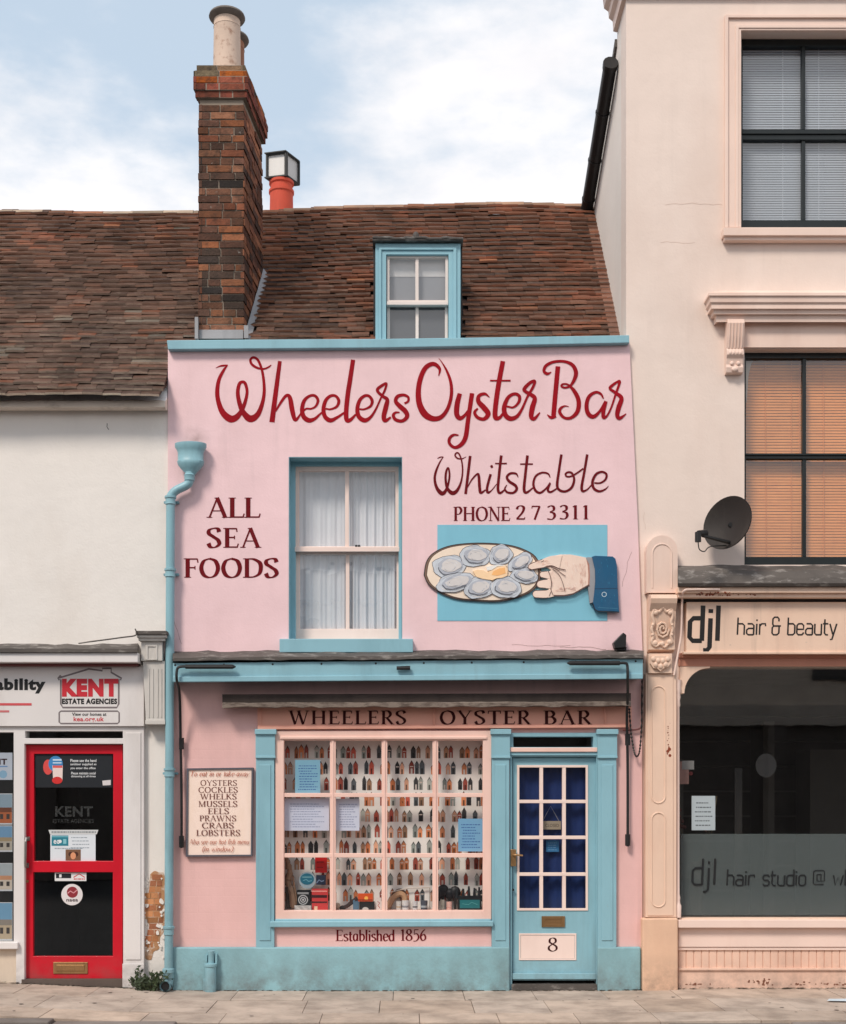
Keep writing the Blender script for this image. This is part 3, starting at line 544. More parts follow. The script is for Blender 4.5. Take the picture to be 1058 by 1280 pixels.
def cracks(parent, d_, seeds, mat=CRACK):
    mb = MB(); rr = random.Random(4)
    for x, y, dx, dy, n, w_ in seeds:
        p = [(x, y)]
        for k in range(n): p.append((p[-1][0] + dx + rr.uniform(-1.2, 1.2), p[-1][1] + dy + rr.uniform(-1.2, 1.2)))
        mb.ring(p, w_, d_, 0)
    mb.build('cracks', mat, parent)
cracks(upper, -.0012, [(790, 690, -1.2, 5, 9, .35), (216, 770, 1, 4.5, 8, .35), (640, 806, 6, .3, 12, .35), (700, 809, 5, .2, 12, .45)])
# coping, fascia beam
mb = MB(); mb.pp([(208.5, 425), (300, 424.2), (480, 423.2), (640, 421), (787, 418.6), (787, 428.4), (640, 431.5), (480, 434.5), (210, 436.6)], -0.06, .27); mb.build('coping', BLUE, PH, bevel=.006)
mb = MB(); d = -0.26
mb.pp([(216, 829), (510, 826), (804, 823.5), (804, 846), (216, 850)], d, -0.01)
mb.pp([(216, 846), (804, 842.2), (804, 848.5), (216, 852.5)], d - 0.014, d + .03)
for pxn in (219, 280, 341, 402, 470, 530, 590, 655, 720, 795): mb.disc(pxn, 831.5 - (pxn - 216) * .0085, 1.3, d - .001, 1)
beam = mb.build('fascia_beam', [BLUE, BLACK], PH, bevel=.004)
mb = MB(); n = 40; tp = []; v = []; rr = random.Random(5)
for i in range(n + 1):
    a = 216 + (805 - 216) * i / n; h = rr.uniform(-1.2, 1.2)
    v += [(X(a), 0.0, Z(814 - (a - 216) * .002 + h)), (X(a, d - .03), d - .03, Z(822 - (a - 216) * .006 + h * .5, d - .03)), (X(a, d - .03), d - .03, Z(825.6 - (a - 216) * .006 + rr.uniform(-.6, .9), d - .03)), (X(a), 0.0, Z(829))]
fs = []
for i in range(n):
    for k in range(3): fs.append((i * 4 + k, i * 4 + k + 1, i * 4 + 5 + k, i * 4 + 4 + k))
mb.add(v, fs + [(0, 1, 2, 3), (n * 4 + 3, n * 4 + 2, n * 4 + 1, n * 4)]); mb.build('lead_flashing', LEADD, PH)
# lower wall, plinth
SHOPW = (345, 614, 915, 1158); DOORW = (638, 747, 916, 1242)
mb = MB(); mb.wall(214, 803, 816, 1243, [SHOPW, DOORW], 0.0, .2); lower = mb.build('lower_wall', PINKL, PH)
mb = MB(); d = -0.05
for a, b in ((215, 637.5), (747.5, 801.5)):
    mb.pp([(a, 1184.5), (b, 1184), (b, 1246), (a, 1246)], d, -.001)
mb.build('plinth', BLUEW, PH, bevel=.012)
for a, b in ((320, 343), (615, 637), (748, 771)):
    mb = MB(); mb.pb(a, b, 946, 1186, -.045, -.001)
    mb.pb(a - .5, b + 1, 917, 946, -.055, -.001); mb.pb(a - 1.5, b + 2.5, 911.5, 918, -.075, -.001); mb.pb(a - .5, b + 1.5, 945, 948, -.062, -.001)
    mb.pb(a + 4.5, b - 4.5, 956, 1176, -.052, -.044)
    mb.build('pilaster', BLUE, PH, bevel=.004)
mb = MB(); mb.pp([(322, 884), (790, 883), (790, 908.5), (322, 911)], -.03, -.001); mb.pp([(322, 908.5), (790, 906), (790, 909.5), (322, 912)], -.045, -.0312)
fb = mb.build('fascia_board', SALMONB, PH, bevel=.004)
for tx in (('WHEELERS', 363, 507), ('OYSTER', 551, 662), ('BAR', 681, 738)):
    mb = MB(); serif(mb, *tx, 888.5, 905.5, -.0325, track=.09, weight=.9); mb.build('painted_lettering', DKBROWN, fb)
for a in (326, 542, 755):
    mb = MB(); mb.tube([(X(a), -.034, Z(884)), (X(a + .5), -.05, Z(894)), (X(a + 1), -.034, Z(906))], .006, 6); mb.build('bracket', SALMONB, fb)
# awning housing board
mb = MB(); n = 46; v = []; rr = random.Random(8); fs = []
for i in range(n + 1):
    a = 278 + 511 * i / n; sl = -(a - 278) * .003; j = rr.uniform(-.5, .5); q = rr.uniform(-1.0, 1.0)
    prof = [(-.0, 868 + sl), (-.15, 868.5 + sl + j), (-.155, 878.5 + sl + j), (-.165, 879.5 + sl), (-.167, 884 + sl + q * 1.3), (-.15, 885 + sl + q * .8), (-.0, 882 + sl)]
    v += [(X(a, dd), dd, Z(p, dd)) for dd, p in prof]
m_ = len(prof)
mb.add(v, [])
for i in range(n):
    for k in range(m_ - 1): mb.f.append((i * m_ + k, i * m_ + k + 1, (i + 1) * m_ + k + 1, (i + 1) * m_ + k)); mb.m.append(1 if k in (2, 3, 4) else 0); mb.c.append(None)
for e in (0, n): mb.f.append(tuple(e * m_ + k for k in range(m_))); mb.m.append(0); mb.c.append(None)
AW = mb.build('awning_housing', [OLDWOOD, OLDLIP], None)
tag(AW, 'long weathered grey board housing the rolled awning, above the dark capitals', 'awning housing')
# ---- shop window of the pink house
mb = MB(); d = -.028
mb.wall(344, 614.5, 913.5, 1150, [(355, 604, 925.5, 1138.5)], d, .07)
mb.pp([(350, 920.5), (609, 920.5), (609, 924), (350, 924)], d - .012, d - .0005)
sw = mb.build('shop_window', SALMON, PH, bevel=.005)
mb = MB()
for a in (416.2, 480.8, 544.5): mb.pb(a - 3.6, a + 3.6, 925.5, 1138.5, d + .012, .05); mb.pb(a - 1.2, a + 1.2, 925.5, 1138.5, d + .004, d + .0125)
for b in (994, 1069.5): mb.pb(355, 604, b - 2.6, b + 2.6, d + .0095, .048)
mb.build('glazing_bars', SALMON, sw, bevel=.003)
mb = MB(); mb.box(X(353), X(606), .02, .024, Z(1140), Z(923)); mb.build('pane', GLASS, sw)
mb = MB(); mb.pp([(337.5, 1152), (617, 1151.5), (617, 1158.5), (337.5, 1159.5)], -.075, .05); mb.pb(344, 614, 1149, 1153, -.045, .04, 0); mb.build('sill', BLUE, sw, bevel=.008)
mb = MB(); mb.box(X(349), X(611), .06, .5, Z(1144), Z(1138.6)); mb.build('window_board', SALMON, sw)
mb = MB(); mb.pb(343.5, 614.5, 1159, 1184, -.012, .1); pn = mb.build('panel', PINKL, PH)
mb = MB(); d2 = -.0142
serif(mb, 'Established', 420.5, 493, 1162.5, 1176.5, d2, weight=.82); serif(mb, '1856', 501.5, 532.5, 1162, 1176, d2, weight=.85)
mb.build('painted_lettering', MAROON, pn)
# ---- shop door
mb = MB(); d = .03
mb.wall(637.5, 747.5, 916, 1240, [(642, 742, 921, 934), (640.5, 746, 946, 1240)], -.01, .12)
mb.pb(638, 747, 934.5, 940, -.035, -.0105, 1); mb.pb(638, 747, 940.2, 944.5, -.022, -.0105, 0)
dframe = mb.build('door_frame', [BLUE, SALMON], PH, bevel=.004)
mb = MB(); mb.box(X(641), X(743), .06, .064, Z(935), Z(920)); mb.build('fanlight_pane', GLASSD, dframe)
mb = MB(); mb.pb(640, 746.5, 1231, 1246, -.03, .15); mb.build('doorstep', LEADD, PH)
mb = MB(); mb.wall(641, 745.5, 946.8, 1226, [(648.5, 733.5, 958.5, 1136.5)], d, d + .045)
mb.pb(641, 745.5, 1217, 1224.5, d - .03, d - .0005)
door = mb.build('door', BLUE, PH, bevel=.004)
mb = MB()
mb.wall(646.5, 735.5, 956.5, 1138.5, [(649.5, 732.5, 959.5, 1135.5)], d - .008, d - .0006)
for a in (677, 705.5): mb.pb(a - 2.2, a + 2.2, 959.5, 1135.5, d - .006, d + .036)
for b in (1002, 1047, 1093): mb.pb(649.5, 732.5, b - 2.1, b + 2.1, d - .008, d + .034)
mb.build('glazing_bars', SASHP, door, bevel=.002)
mb = MB(); mb.box(X(648), X(734), d + .02, d + .023, Z(1137), Z(958)); mb.build('pane', GLASSD, door)
mb = MB(); mb.wall(649, 720.8, 1167, 1200.5, [(651, 719, 1169, 1198.5)], d - .007, d - .0006); mb.pb(651.4, 718.6, 1169.4, 1198.2, d - .003, d - .0008)
npn = mb.build('number_panel', SASHP, door, bevel=.002)
mb = MB(); serif(mb, '8', 686, 696.5, 1172.5, 1189.5, d - .0045, weight=.72); mb.build('painted_number', DKBROWN, npn)
mb = MB(); mb.wall(677.5, 706.5, 1145.5, 1159, [(681.5, 702.5, 1149, 1155.5)], d - .012, d - .0006); mb.pb(681.5, 702.5, 1149, 1155.5, d - .007, d - .003); mb.pb(684, 700, 1151.8, 1152.6, d - .0085, d - .0071)
mb.build('letterbox', BRASS, door, bevel=.002)
mb = MB(); mb.pb(638.5, 645.5, 1062, 1083, d - .05, d - .03)
mb.tube([(X(642), d - .05, Z(1068.5)), (X(642), d - .09, Z(1068.5)), (X(644), d - .098, Z(1068.5)), (X(653), d - .095, Z(1069.2))], .008, 8)
mb.build('handle', BRASS, door, bevel=.002, smooth=True)
mb = MB(); mb.tube([(X(641.5), d - .036, Z(1112.5)), (X(641.5), d - .02, Z(1112.5))], .011, 12); mb.build('keyhole', BLACK, door)
# ---- upper sash window
mb = MB(); dd = .15
mb.wall(361.5, 502.5, 571.5, 802, [(369.5, 498.5, 582.5, 799)], dd, dd + .09)
mb.pb(349.5, 516.5, 798.5, 815.5, -.085, dd - .001)
sash = mb.build('sash_window', BLUE, PH, bevel=.005)
mb = MB(); mb.box(X(361) + .001, X(361) + .004, .001, dd, Z(803) + .003, Z(571) - .003); mb.box(X(503) - .004, X(503) - .001, .001, dd, Z(803) + .003, Z(571) - .003); mb.box(X(361) + .004, X(503) - .004, .001, dd, Z(571) - .005, Z(571) - .001)
mb.build('reveal_lining', BLUE, sash)
mb = MB(); e = dd + .02
mb.wall(368.5, 499.5, 582, 689, [(374, 494.5, 589, 683)], e, e + .04); mb.pb(431.6, 436.4, 589, 683, e + .004, e + .035); mb.pb(368.5, 499.5, 683.5, 689.5, e - .022, e - .0004)
for a in (445.5, 449): mb.pb(a - 1.5, a + 1.5, 681, 683.6, e - .02, e + .01, 1)
mb.build('upper_sash', [SASHP, BLACK], sash, bevel=.003)
mb = MB(); e2 = e + .048
mb.wall(369, 500.5, 686, 799.5, [(375, 496, 693, 786)], e2, e2 + .04); mb.pb(432.4, 437, 693, 786, e2 + .004, e2 + .035)
mb.build('lower_sash', SASHP, sash, bevel=.003)
mb = MB(); mb.box(X(371, e), X(497, e), e + .018, e + .022, Z(686, e), Z(586, e)); mb.box(X(372, e2), X(499, e2), e2 + .018, e2 + .022, Z(790, e2), Z(690, e2)); mb.build('pane', GLASS, sash)
# ---- rooms behind the openings
def room(parent, px0, px1, py0, py1, d0, d1, mat=DARK):
    mb = MB(); x0, x1, z0, z1 = X(px0), X(px1), Z(py1), Z(py0)
    mb.add([(x0, d0, z0), (x1, d0, z0), (x1, d0, z1), (x0, d0, z1), (x0, d1, z0), (x1, d1, z0), (x1, d1, z1), (x0, d1, z1)], [(0, 1, 5, 4), (1, 2, 6, 5), (2, 3, 7, 6), (3, 0, 4, 7), (4, 5, 6, 7)])
    return mb.build('room_interior', mat, parent)
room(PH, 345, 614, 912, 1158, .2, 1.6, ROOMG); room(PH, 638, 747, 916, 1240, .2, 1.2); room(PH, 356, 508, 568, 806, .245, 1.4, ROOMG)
# ---- roofs (one slope runs through both houses)
SL = 1.198; RY, EY = 2.0, -.2
def roofz(x, y): return 5.10 + SL * (y - EY) + .017 * (x + 1.0) * (y - EY) / 2.25 + .02 * math.sin(x * 1.3 + 1) * (y - EY) / 2.25 + .008 * math.sin(x * 3.7 + y * 2)
from mathutils import noise as mnoise
def tiles(mb, x0, x1, ystart, seed, holes=(), lich=0.25, warm=0.5, clip=None):
    rr = random.Random(seed); g = .086 / math.hypot(1, SL); rows = int((RY - EY) / g) + 1
    for i in range(rows):
        y = EY + i * g
        if y < ystart: continue
        x = x0 - (i % 2) * .083 + rr.uniform(-.02, .02)
        while x < x1:
            wd = .165 * rr.uniform(.94, 1.05); a, b = max(x + .0008, x0), min(x + wd - .0008, x1); x += wd
            if b - a < .03: continue
            cx = (a + b) / 2
            if clip is not None and y < .27: 
                if a > clip: continue
                b = min(b, clip)
                if b - a < .03: continue
            if any(h[0] < cx < h[1] and h[2] < y < h[3] for h in holes): continue
            z = roofz(cx, y); ln = .17; t = rr.uniform(.02, .023) ; ty = rr.uniform(-.0035, .003) + .006 * mnoise.noise(Vector((cx * 1.1, i * 3.1, 5))); tw = rr.uniform(-.003, .003); ct = rr.uniform(0, .004)
            n = Vector((0, -SL, 1)).normalized(); u = Vector((0, 1, SL)).normalized()
            o = Vector((a, y + ty, z + .012)) + n * (rr.uniform(.0265, .0295) if rr.random() < .95 else .034); k = rr.random() * .45 + .55 * min(.999, max(0, .5 + 1.1 * mnoise.noise(Vector((cx * 1.6, y * 2.4, seed))))); up = (y - EY) / 2.25
            base_c = (76, 60, 54) if k < .3 else (86, 66, 57) if k < .5 else (96, 72, 62) if k < .68 else (106, 76, 63) if k < .82 else (120, 78, 60) if k < .82 + .07 * warm + .07 * up * warm else (112, 102, 92) if k < .9 + lich * .1 else (92, 68, 58)
            q = rr.uniform(.8, 1.02)
            if mnoise.noise(Vector((cx * 2.1, y * 3.4, seed + 9))) > .4 - .12 * up and rr.random() < .4: base_c = rr.choice([(124, 78, 60), (112, 72, 56), (136, 90, 66)])
            c = lin(*[min(255, ch * q) for ch in base_c])
            p = [o + n * tw, o + Vector((b - a, 0, 0)) - n * tw, o + Vector(((b - a), 0, 0)) + u * ln - n * .05, o + u * ln - n * .05]
            mid0 = (p[0] + p[1]) / 2 + n * ct; mid1 = (p[2] + p[3]) / 2
            low = [p[0], mid0, p[1], p[2], mid1, p[3]]; top = [w_ + n * t for w_ in low]
            mb.add(low + top, [(6, 7, 10, 11), (7, 8, 9, 10), (2, 3, 9, 8), (5, 0, 6, 11)], 0, c)
            ed = min(1, lich * (1.1 - up) + .3 * rr.random()); q2 = rr.uniform(.85, 1.25)          # worn clay shows on the tail edge, lightened further to offset its shade
            mb.add([low[0], low[1], low[2], top[2], top[1], top[0]], [(0, 1, 4, 5), (1, 2, 3, 4)], 0, lin(*[min(255, q2 * (p_ * (1 - ed) + r_ * ed)) for p_, r_ in zip((182, 124, 98), (214, 196, 178))]))
def ridge(mb, x0, x1, seed, col=(150, 120, 100)):
    rr = random.Random(seed); x = x0
    while x < x1 - .02:
        e = min(x + .31, x1); zz = roofz((x + e) / 2, RY) + .035; k = rr.uniform(.8, 1.1); n = 9; v = []
        cc = lin(*[c * k for c in (col if rr.random() < .6 else (140, 96, 74))])
        for xx, rj in ((x + .002, .078), (e - .002, .082)):
            v += [(xx, RY + .02 + math.cos(q * math.pi / (n - 1)) * rj * 1.05, zz + math.sin(q * math.pi / (n - 1)) * rj - .06) for q in range(n)]
        mb.add(v, [(q, q + 1, n + q + 1, n + q) for q in range(n - 1)] + [tuple(range(n)), tuple(range(n, 2 * n))], 0, cc); x = e
XC = -1.86
mb = MB(); tiles(mb, XC, X(776, .4) , .12, 21, holes=((X(248, .35), X(320, .8), -1, 1.02), (X(469, .3), X(577, .3), -1, 1.05)), lich=.1, warm=1.3); ridge(mb, XC, 1.93, 22)
n_ = len(mb.f); mb.exx([(.1, 5.4), (2.0, roofz(0, 2.0) - .05), (4.2, 5.0)], XC, 1.93)
pr = mb.build('roof', TILE, PH)
mb = MB(); u = Vector((0, 1, SL)).normalized()
mb.obox((1.86, .28, roofz(1.9, .28) + .03), (.09, 0, 0), u * 2.2, (0, 0, .05)); mb.build('mortar_fillet', PLASTER_ := paint('brown mortar', lin(122, 88, 74), .95, .3, .6, 50), pr)
# chimney
CF, CB = .35, 1.12
FL, FR = X(248.5, CF), X(305, CF); BR_, BL = X(328, CB), X(328, CB) - (FR - FL)
zb, zt = 5.55, Z(123, CF)
mb = MB(); ins = .008
def quadprism(mb, grow, z0, z1, m=0, c=None):
    v = []
    for z in (z0, z1): v += [(FL - grow, CF - grow, z), (FR + grow, CF - grow, z), (BR_ + grow, CB + grow, z), (BL - grow, CB + grow, z)]
    return mb.add(v, [(0, 1, 2, 3), (7, 6, 5, 4), (0, 1, 5, 4), (1, 2, 6, 5), (2, 3, 7, 6), (3, 0, 4, 7)], m, c)
quadprism(mb, -ins, zb, zt + .25, 1)
rr = random.Random(11)
BC = [(126, 88, 70), (132, 82, 62), (104, 74, 62), (140, 98, 76), (84, 68, 60), (60, 54, 52), (116, 82, 66), (146, 96, 70), (94, 70, 60), (66, 56, 52)]
def brickrow(o, u, length, z, h, off, n, cols=BC, proud=.0):
    s = -off
    while s < length:
        L_ = rr.choice([.215, .215, .105]); a, b = max(s, 0), min(s + L_, length); s += L_ + .012
        if b - a < .02: continue
        k = rr.uniform(.75, 1.12); c = lin(*[min(255, q * k) for q in rr.choice(cols)]); j = rr.uniform(-.004, .008)
        p = Vector(o) + Vector(u) * a + Vector((0, 0, z)) - Vector(n) * .03
        mb.obox(p, Vector(u) * (b - a), (0, 0, h), Vector(n) * (.03 + j + proud), 0, c)
ub = Vector((BR_ - FR, CB - CF, 0)); lb = ub.length; ub.normalize(); nb = Vector((ub.y, -ub.x, 0))
nrow = int((zt - zb) / .0685)
for i in range(nrow):
    z = zb + i * .0685; up = i / nrow; cl = BC if rr.random() < .75 else BC[:4] + [(146, 92, 64)]
    brickrow((FL, CF, 0), (1, 0, 0), FR - FL, z, .0565 + rr.uniform(-.002, .002), (i % 2) * .11 + rr.uniform(0, .05), (0, -1, 0), cl)
    brickrow((FR, CF, 0), ub, lb, z, .058, (i % 2) * .11, nb, [(150, 98, 74), (132, 84, 64), (116, 76, 62), (164, 108, 80), (96, 70, 60)])
    brickrow((BL, CB, 0), -ub, lb, z, .058, (i % 2) * .11, -nb)
REDS = [(138, 76, 62), (128, 68, 56), (146, 84, 66)]
def band(g, z0, z1, cols):
    v = Vector
    for (o, u_, ln, n) in ((v((FL - g, CF - g, 0)), v((1, 0, 0)), FR - FL + 2 * g, v((0, -1, 0))), (v((FR + g, CF - g, 0)), ub, lb + 2 * g, nb), (v((BL - g, CB + g, 0)), -ub, lb + 2 * g, -nb)):
        brickrow(o, u_, ln, z0, z1 - z0 - .006, rr.uniform(0, .1), n, cols)
    quadprism(mb, g - .004, z0 - .003, z1, 1)
z = zt
for g, h, cols in ((.022, .062, REDS), (.038, .062, REDS), (.038, .06, REDS + [(186, 96, 40)]), (.03, .055, [(104, 92, 74), (60, 56, 52), (176, 96, 44)]), (.015, .055, [(120, 104, 84), (140, 112, 88), (96, 84, 74)])):
    band(g, z, z + h, cols); z += h
ztop = z; v = []
for g_, z_ in ((.012, ztop - .004), (-.05, ztop + .035)): v += [(FL - g_, CF - g_, z_), (FR + g_, CF - g_, z_), (BR_ + g_, CB + g_, z_), (BL - g_, CB + g_, z_)]
mb.add(v, [(7, 6, 5, 4), (0, 1, 5, 4), (1, 2, 6, 5), (2, 3, 7, 6), (3, 0, 4, 7)], 1)
chim = mb.build('chimney', [BRICK, MORTAR], PH)
for a, dep, h in ((284, CF + .18, Z(22, CF + .18)), (289.5, CF + .6, Z(50, CF + .6))):
    mb = MB(); cx = X(a, dep); r = .122
    mb.lathe([(r * 1.07, ztop - .005), (r * 1.03, ztop + .1), (r * .99, h - .11), (r * 1.0, h - .1), (r * 1.02, h - .098), (r * .99, h - .085), (r * .99, h - .035), (r * 1.30, h - .012), (r * 1.36, h), (r * 1.32, h + .016), (r * 1.0, h + .022), (r * .85, h + .01), (r * .8, h - .2)], cx, dep, 28)
    for k in range(28): pass
    mb.m = [1 if i // 28 in (6, 7, 8, 9, 10, 11) and i < 28 * 12 else 0 for i in range(len(mb.m))]
    mb.build('chimney_pot', [POT if a < 286 else paint('bare clay pot', lin(160, 112, 88), .85, .15, .4, 45, lin(90, 60, 46), .5, 9), POTRIM], chim, smooth=True)
mb = MB()
def fl(a, b, w_=.05):
    mb.tube([a, b], w_ * .5, 4)
pz = lambda s_: Vector((FR, CF, 0)) + ub * s_ * lb + nb * .012
for i in range(5):
    p0, p1 = pz(i / 5), pz((i + 1) / 5); y0, y1 = p0.y, p1.y
    for nn, z0 in ((0, 0),):
        zz0, zz1 = roofz(p0.x, y0), roofz(p1.x, y1)
        mb.add([tuple(p0) [:2] + (zz0 + .02,), tuple(p1)[:2] + (zz1 + .02,), tuple(p1)[:2] + (zz1 + .12,), tuple(p0)[:2] + (zz0 + .11,), tuple(p0 + nb * .05)[:2] + (zz0 + .05,), tuple(p1 + nb * .05)[:2] + (zz1 + .05,)], [(0, 1, 2, 3), (3, 2, 5, 4), (0, 3, 4)])
mb.box(X(305.5, CF), X(311, CF), CF - .03, CF - .02, Z(424, CF), Z(408, CF)); mb.box(X(244, .3), X(248, .3), .28, .33, Z(424, .3), Z(397, .3))
mb.pb(249, 304, 412, 423, CF - .025, CF - .012)
mb.build('lead_flashing', LEAD, chim)
# dormer
mb = MB(); dd = .3
mb.wall(469.5, 576, 304, 440, [(483, 561, 318, 424)], dd, dd + .1)
mb.wall(474, 571, 309, 440, [(477, 567, 312, 430)], dd - .014, dd - .0006)
yb = 1.25
for a in (469.5, 576): mb.box(X(a, dd) - .02, X(a, dd) + .02, dd + .101, yb, Z(440, dd), Z(304, dd), 1)
dorm = mb.build('dormer_window', [BLUE, BLACK], PH, bevel=.004)
mb = MB(); mb.box(X(466, dd), X(579, dd), dd - .05, 1.3, Z(303.2, dd), Z(300, dd)); rr = random.Random(4)
pts = [(X(466 + 113 * i / 24, dd - .05), dd - .05, Z(300.5 + rr.uniform(-1, 1), dd)) for i in range(25)]; mb.tube(pts, .012, 6)
mb.ball(X(520, dd), dd - .02, Z(297, dd), .03, .03, .045); mb.build('roof_covering', LEADD, dorm)
mb = MB(); e = dd + .03
mb.wall(483.5, 560.5, 318.5, 377.5, [(487, 557, 322.5, 375)], e, e + .035); mb.pb(519.5, 523.5, 322.5, 375, e + .003, e + .03); mb.pb(483.5, 560.5, 376.5, 380.8, e - .015, e + .03)
mb.wall(484, 560, 379, 432, [(487.5, 556.5, 382.5, 425)], e + .037, e + .07); mb.pb(519.7, 523.5, 382.5, 425, e + .04, e + .066)
mb.build('sashes', paint('off white sash paint', lin(225, 212, 205), .5, .04, .1, 70), dorm, bevel=.002)
mb = MB(); mb.box(X(485, e), X(559, e), e + .015, e + .018, Z(378, e), Z(320, e)); mb.box(X(485, e), X(559, e), e + .05, e + .053, Z(431, e), Z(380, e)); mb.build('pane', GLASS, dorm)
room(dorm, 478, 570, 314, 445, dd + .101, 1.15, ROOMG)
# ================================================================ estate agency on the left
LH = thing('agency_house', 'white rendered house with tiled roof, red glazed door and estate agency front', 'house', base(60, 1232))
mb = MB(); mb.wall(-420, 211, 508, 830, [], .02, .25); mb.wall(178, 213.5, 830, 1240, [], .02, .25); mb.build('front_wall', WHITEW, LH)
cracks(LH, .0188, [(134, 529, .5, 2, 5, .8)], paint('dark wall mark', lin(96, 84, 80), .9, .2, 0, da=0))
mb = MB(); rr = random.Random(15)
v = []; n = 60; fs = []
for i in range(n + 1):
    a = -420 + 629.5 * i / n; j = rr.uniform(-.7, .7)
    v += [(X(a), .02, Z(497, -.0)), (X(a), -.1, Z(501 + j, -.1)), (X(a), -.11, Z(508.5 + j * .4, -.11)), (X(a), -.08, Z(511.5, -.08)), (X(a), .02, Z(512, -.02))]
for i in range(n):
    for k in range(4): fs.append((i * 5 + k, i * 5 + k + 1, i * 5 + 6 + k, i * 5 + 5 + k))
mb.add(v, fs + [(0, 1, 2, 3, 4), tuple(n * 5 + k for k in (4, 3, 2, 1, 0))]); mb.build('eaves_gutter', paint('stained eaves paint', lin(222, 208, 194), .6, .06, .3, 50, lin(120, 104, 92), .6, 5, .52, .75, streak=2.0), LH)
mb = MB(); tiles(mb, -6.2, XC, -.3, 31, lich=.9, warm=.5, clip=X(209)); ridge(mb, -6.2, XC, 32, (168, 150, 132)); mb.exx([(.26, 5.0), (.26, roofz(-4, .26) - .06), (2.0, roofz(-4, 2.0) - .05), (4.2, 5.0)], X(209), XC); mb.exx([(-.1, 5.1), (2.0, roofz(-4, 2.0) - .05), (4.2, 5.0)], -6.2, X(209) - .001)
mb.build('roof', TILE, LH)
mb = MB(); rr = random.Random(9); n = 40; v = []; fs = []
for i in range(n + 1):
    a = -420 + 592 * i / n; j = rr.uniform(-1.2, 1.2)
    v += [(X(a), .019, Z(805 + j)), (X(a, -.22), -.22, Z(811 + j * .6, -.22)), (X(a, -.22), -.22, Z(815.5, -.22)), (X(a), .019, Z(816))]
for i in range(n):
    for k in range(3): fs.append((i * 4 + k, i * 4 + k + 1, i * 4 + 5 + k, i * 4 + 4 + k))
mb.add(v, fs + [(0, 1, 2, 3), tuple(n * 4 + k for k in (3, 2, 1, 0))]); mb.build('lead_flashing', LEADD, LH)
mb = MB(); mb.pb(-420, 172.5, 815.8, 828, -.2, .018); mb.pb(-420, 172, 828.2, 832.5, -.12, .018, 1); mb.build('cornice', [WHITEP, paint('dark red moulding', lin(110, 58, 58), .5)], LH, bevel=.006)
# console head of the pilaster
mb = MB()
mb.pb(169.5, 208.5, 788.5, 793, -.19, .018, 1); mb.pb(171, 207.5, 793, 797, -.17, .018); mb.pb(173, 206, 797, 801, -.15, .018)
mb.pb(176.5, 203, 801, 826, -.12, .018); mb.wall(182, 197, 806, 825, [(185, 194.5, 808.5, 824)], -.128, -.1201)
mb.pp([(178.5, 826.5), (206, 826.5), (206, 905), (182.5, 905)], -.1, .018)
for a in (185.5, 190.5, 196.5, 201): mb.pb(a, a + 1.4, 836, 897, -.106, -.0995)
mb.pb(181.5, 206.5, 900, 905.5, -.108, .018)
mb.build('console', [WHITED, LEADD], LH, bevel=.004)
# shopfront frame
mb = MB(); d = -.03
mb.wall(-420, 180, 908.5, 1243, [(-160, 17, 915.5, 1178), (31.5, 153.5, 914, 923), (30.5, 154, 930, 1243), (-420, 20, 1187, 1243)], d, .1)
mb.pb(-420, 22, 1178.5, 1186.5, d - .04, d - .0006); mb.pb(153, 180, 1205, 1243, d - .012, d - .0006); mb.pb(157, 176, 916, 1200, d - .008, d - .0006)
front = mb.build('shopfront_frame', WHITEP, LH, bevel=.004)
mb = MB(); mb.box(X(-162), X(19), .03, .034, Z(1180), Z(914)); mb.box(X(30), X(155), .03, .034, Z(924.5), Z(912)); mb.build('pane', GLASSD, front)
mb = MB(); mb.pb(-420, 22, 1186.8, 1246, -.01, .12); mb.build('stall_riser', paint('cream stall riser', lin(214, 198, 180), .75, .05, .3, 50, lin(150, 125, 105), .4, 2), LH)
room(LH, -165, 24, 910, 1184, .101, .7, ROOMG); room(LH, 25, 158, 908, 1244, .101, 2.0)
# red door
mb = MB(); d = .02
mb.wall(31, 153.2, 931, 1223.5, [(42.5, 141.5, 942.5, 1076.5), (41.5, 141, 1090.5, 1195.5)], d, d + .045)
door = mb.build('door', DOORRED, LH, bevel=.004)
mb = MB(); mb.box(X(41), X(143), d + .02, d + .024, Z(1078), Z(941)); mb.box(X(40), X(142), d + .02, d + .024, Z(1197), Z(1089)); mb.build('pane', GLASSD, door)
mb = MB(); mb.pb(66.5, 109.5, 1203, 1217.5, d - .008, d - .0005); mb.pb(70.5, 105.5, 1206.5, 1214, d - .014, d - .0081); mb.build('letterbox', BRASS, door, bevel=.002)
mb = MB(); mb.tube([(X(34.5), d, Z(1048)), (X(34), d - .05, Z(1048)), (X(33.5), d - .055, Z(1052)), (X(33), d - .055, Z(1078)), (X(33), d - .05, Z(1082.5)), (X(33), d, Z(1082.5))], .011, 10); mb.pb(31.8, 37, 1046, 1051, d - .008, d - .0005); mb.pb(31.2, 36, 1079, 1085, d - .008, d - .0005); mb.build('pull_handle', STEEL, door, smooth=False)
mb = MB(); mb.tube([(X(33.5), d - .006, Z(1102)), (X(33.5), d, Z(1102))], .012, 12); mb.build('keyhole', BRASS, door)
mb = MB(); c = lin(100, 102, 102); mb.text('KENT', 69, 116, 1008, 1021, d + .0185, .03, 0, c); mb.text('ESTATE AGENCIES', 66, 117, 1024, 1029, d + .0185, .01, 0, c); mb.build('etched_lettering', film('etched glass', lin(96, 98, 98), .28), door)
mb = MB(); mb.pb(27, 158, 1224.5, 1246, -.035, .2); mb.build('doorstep', paint('dark step', lin(92, 80, 74), .9, .2, .4, 50), LH)
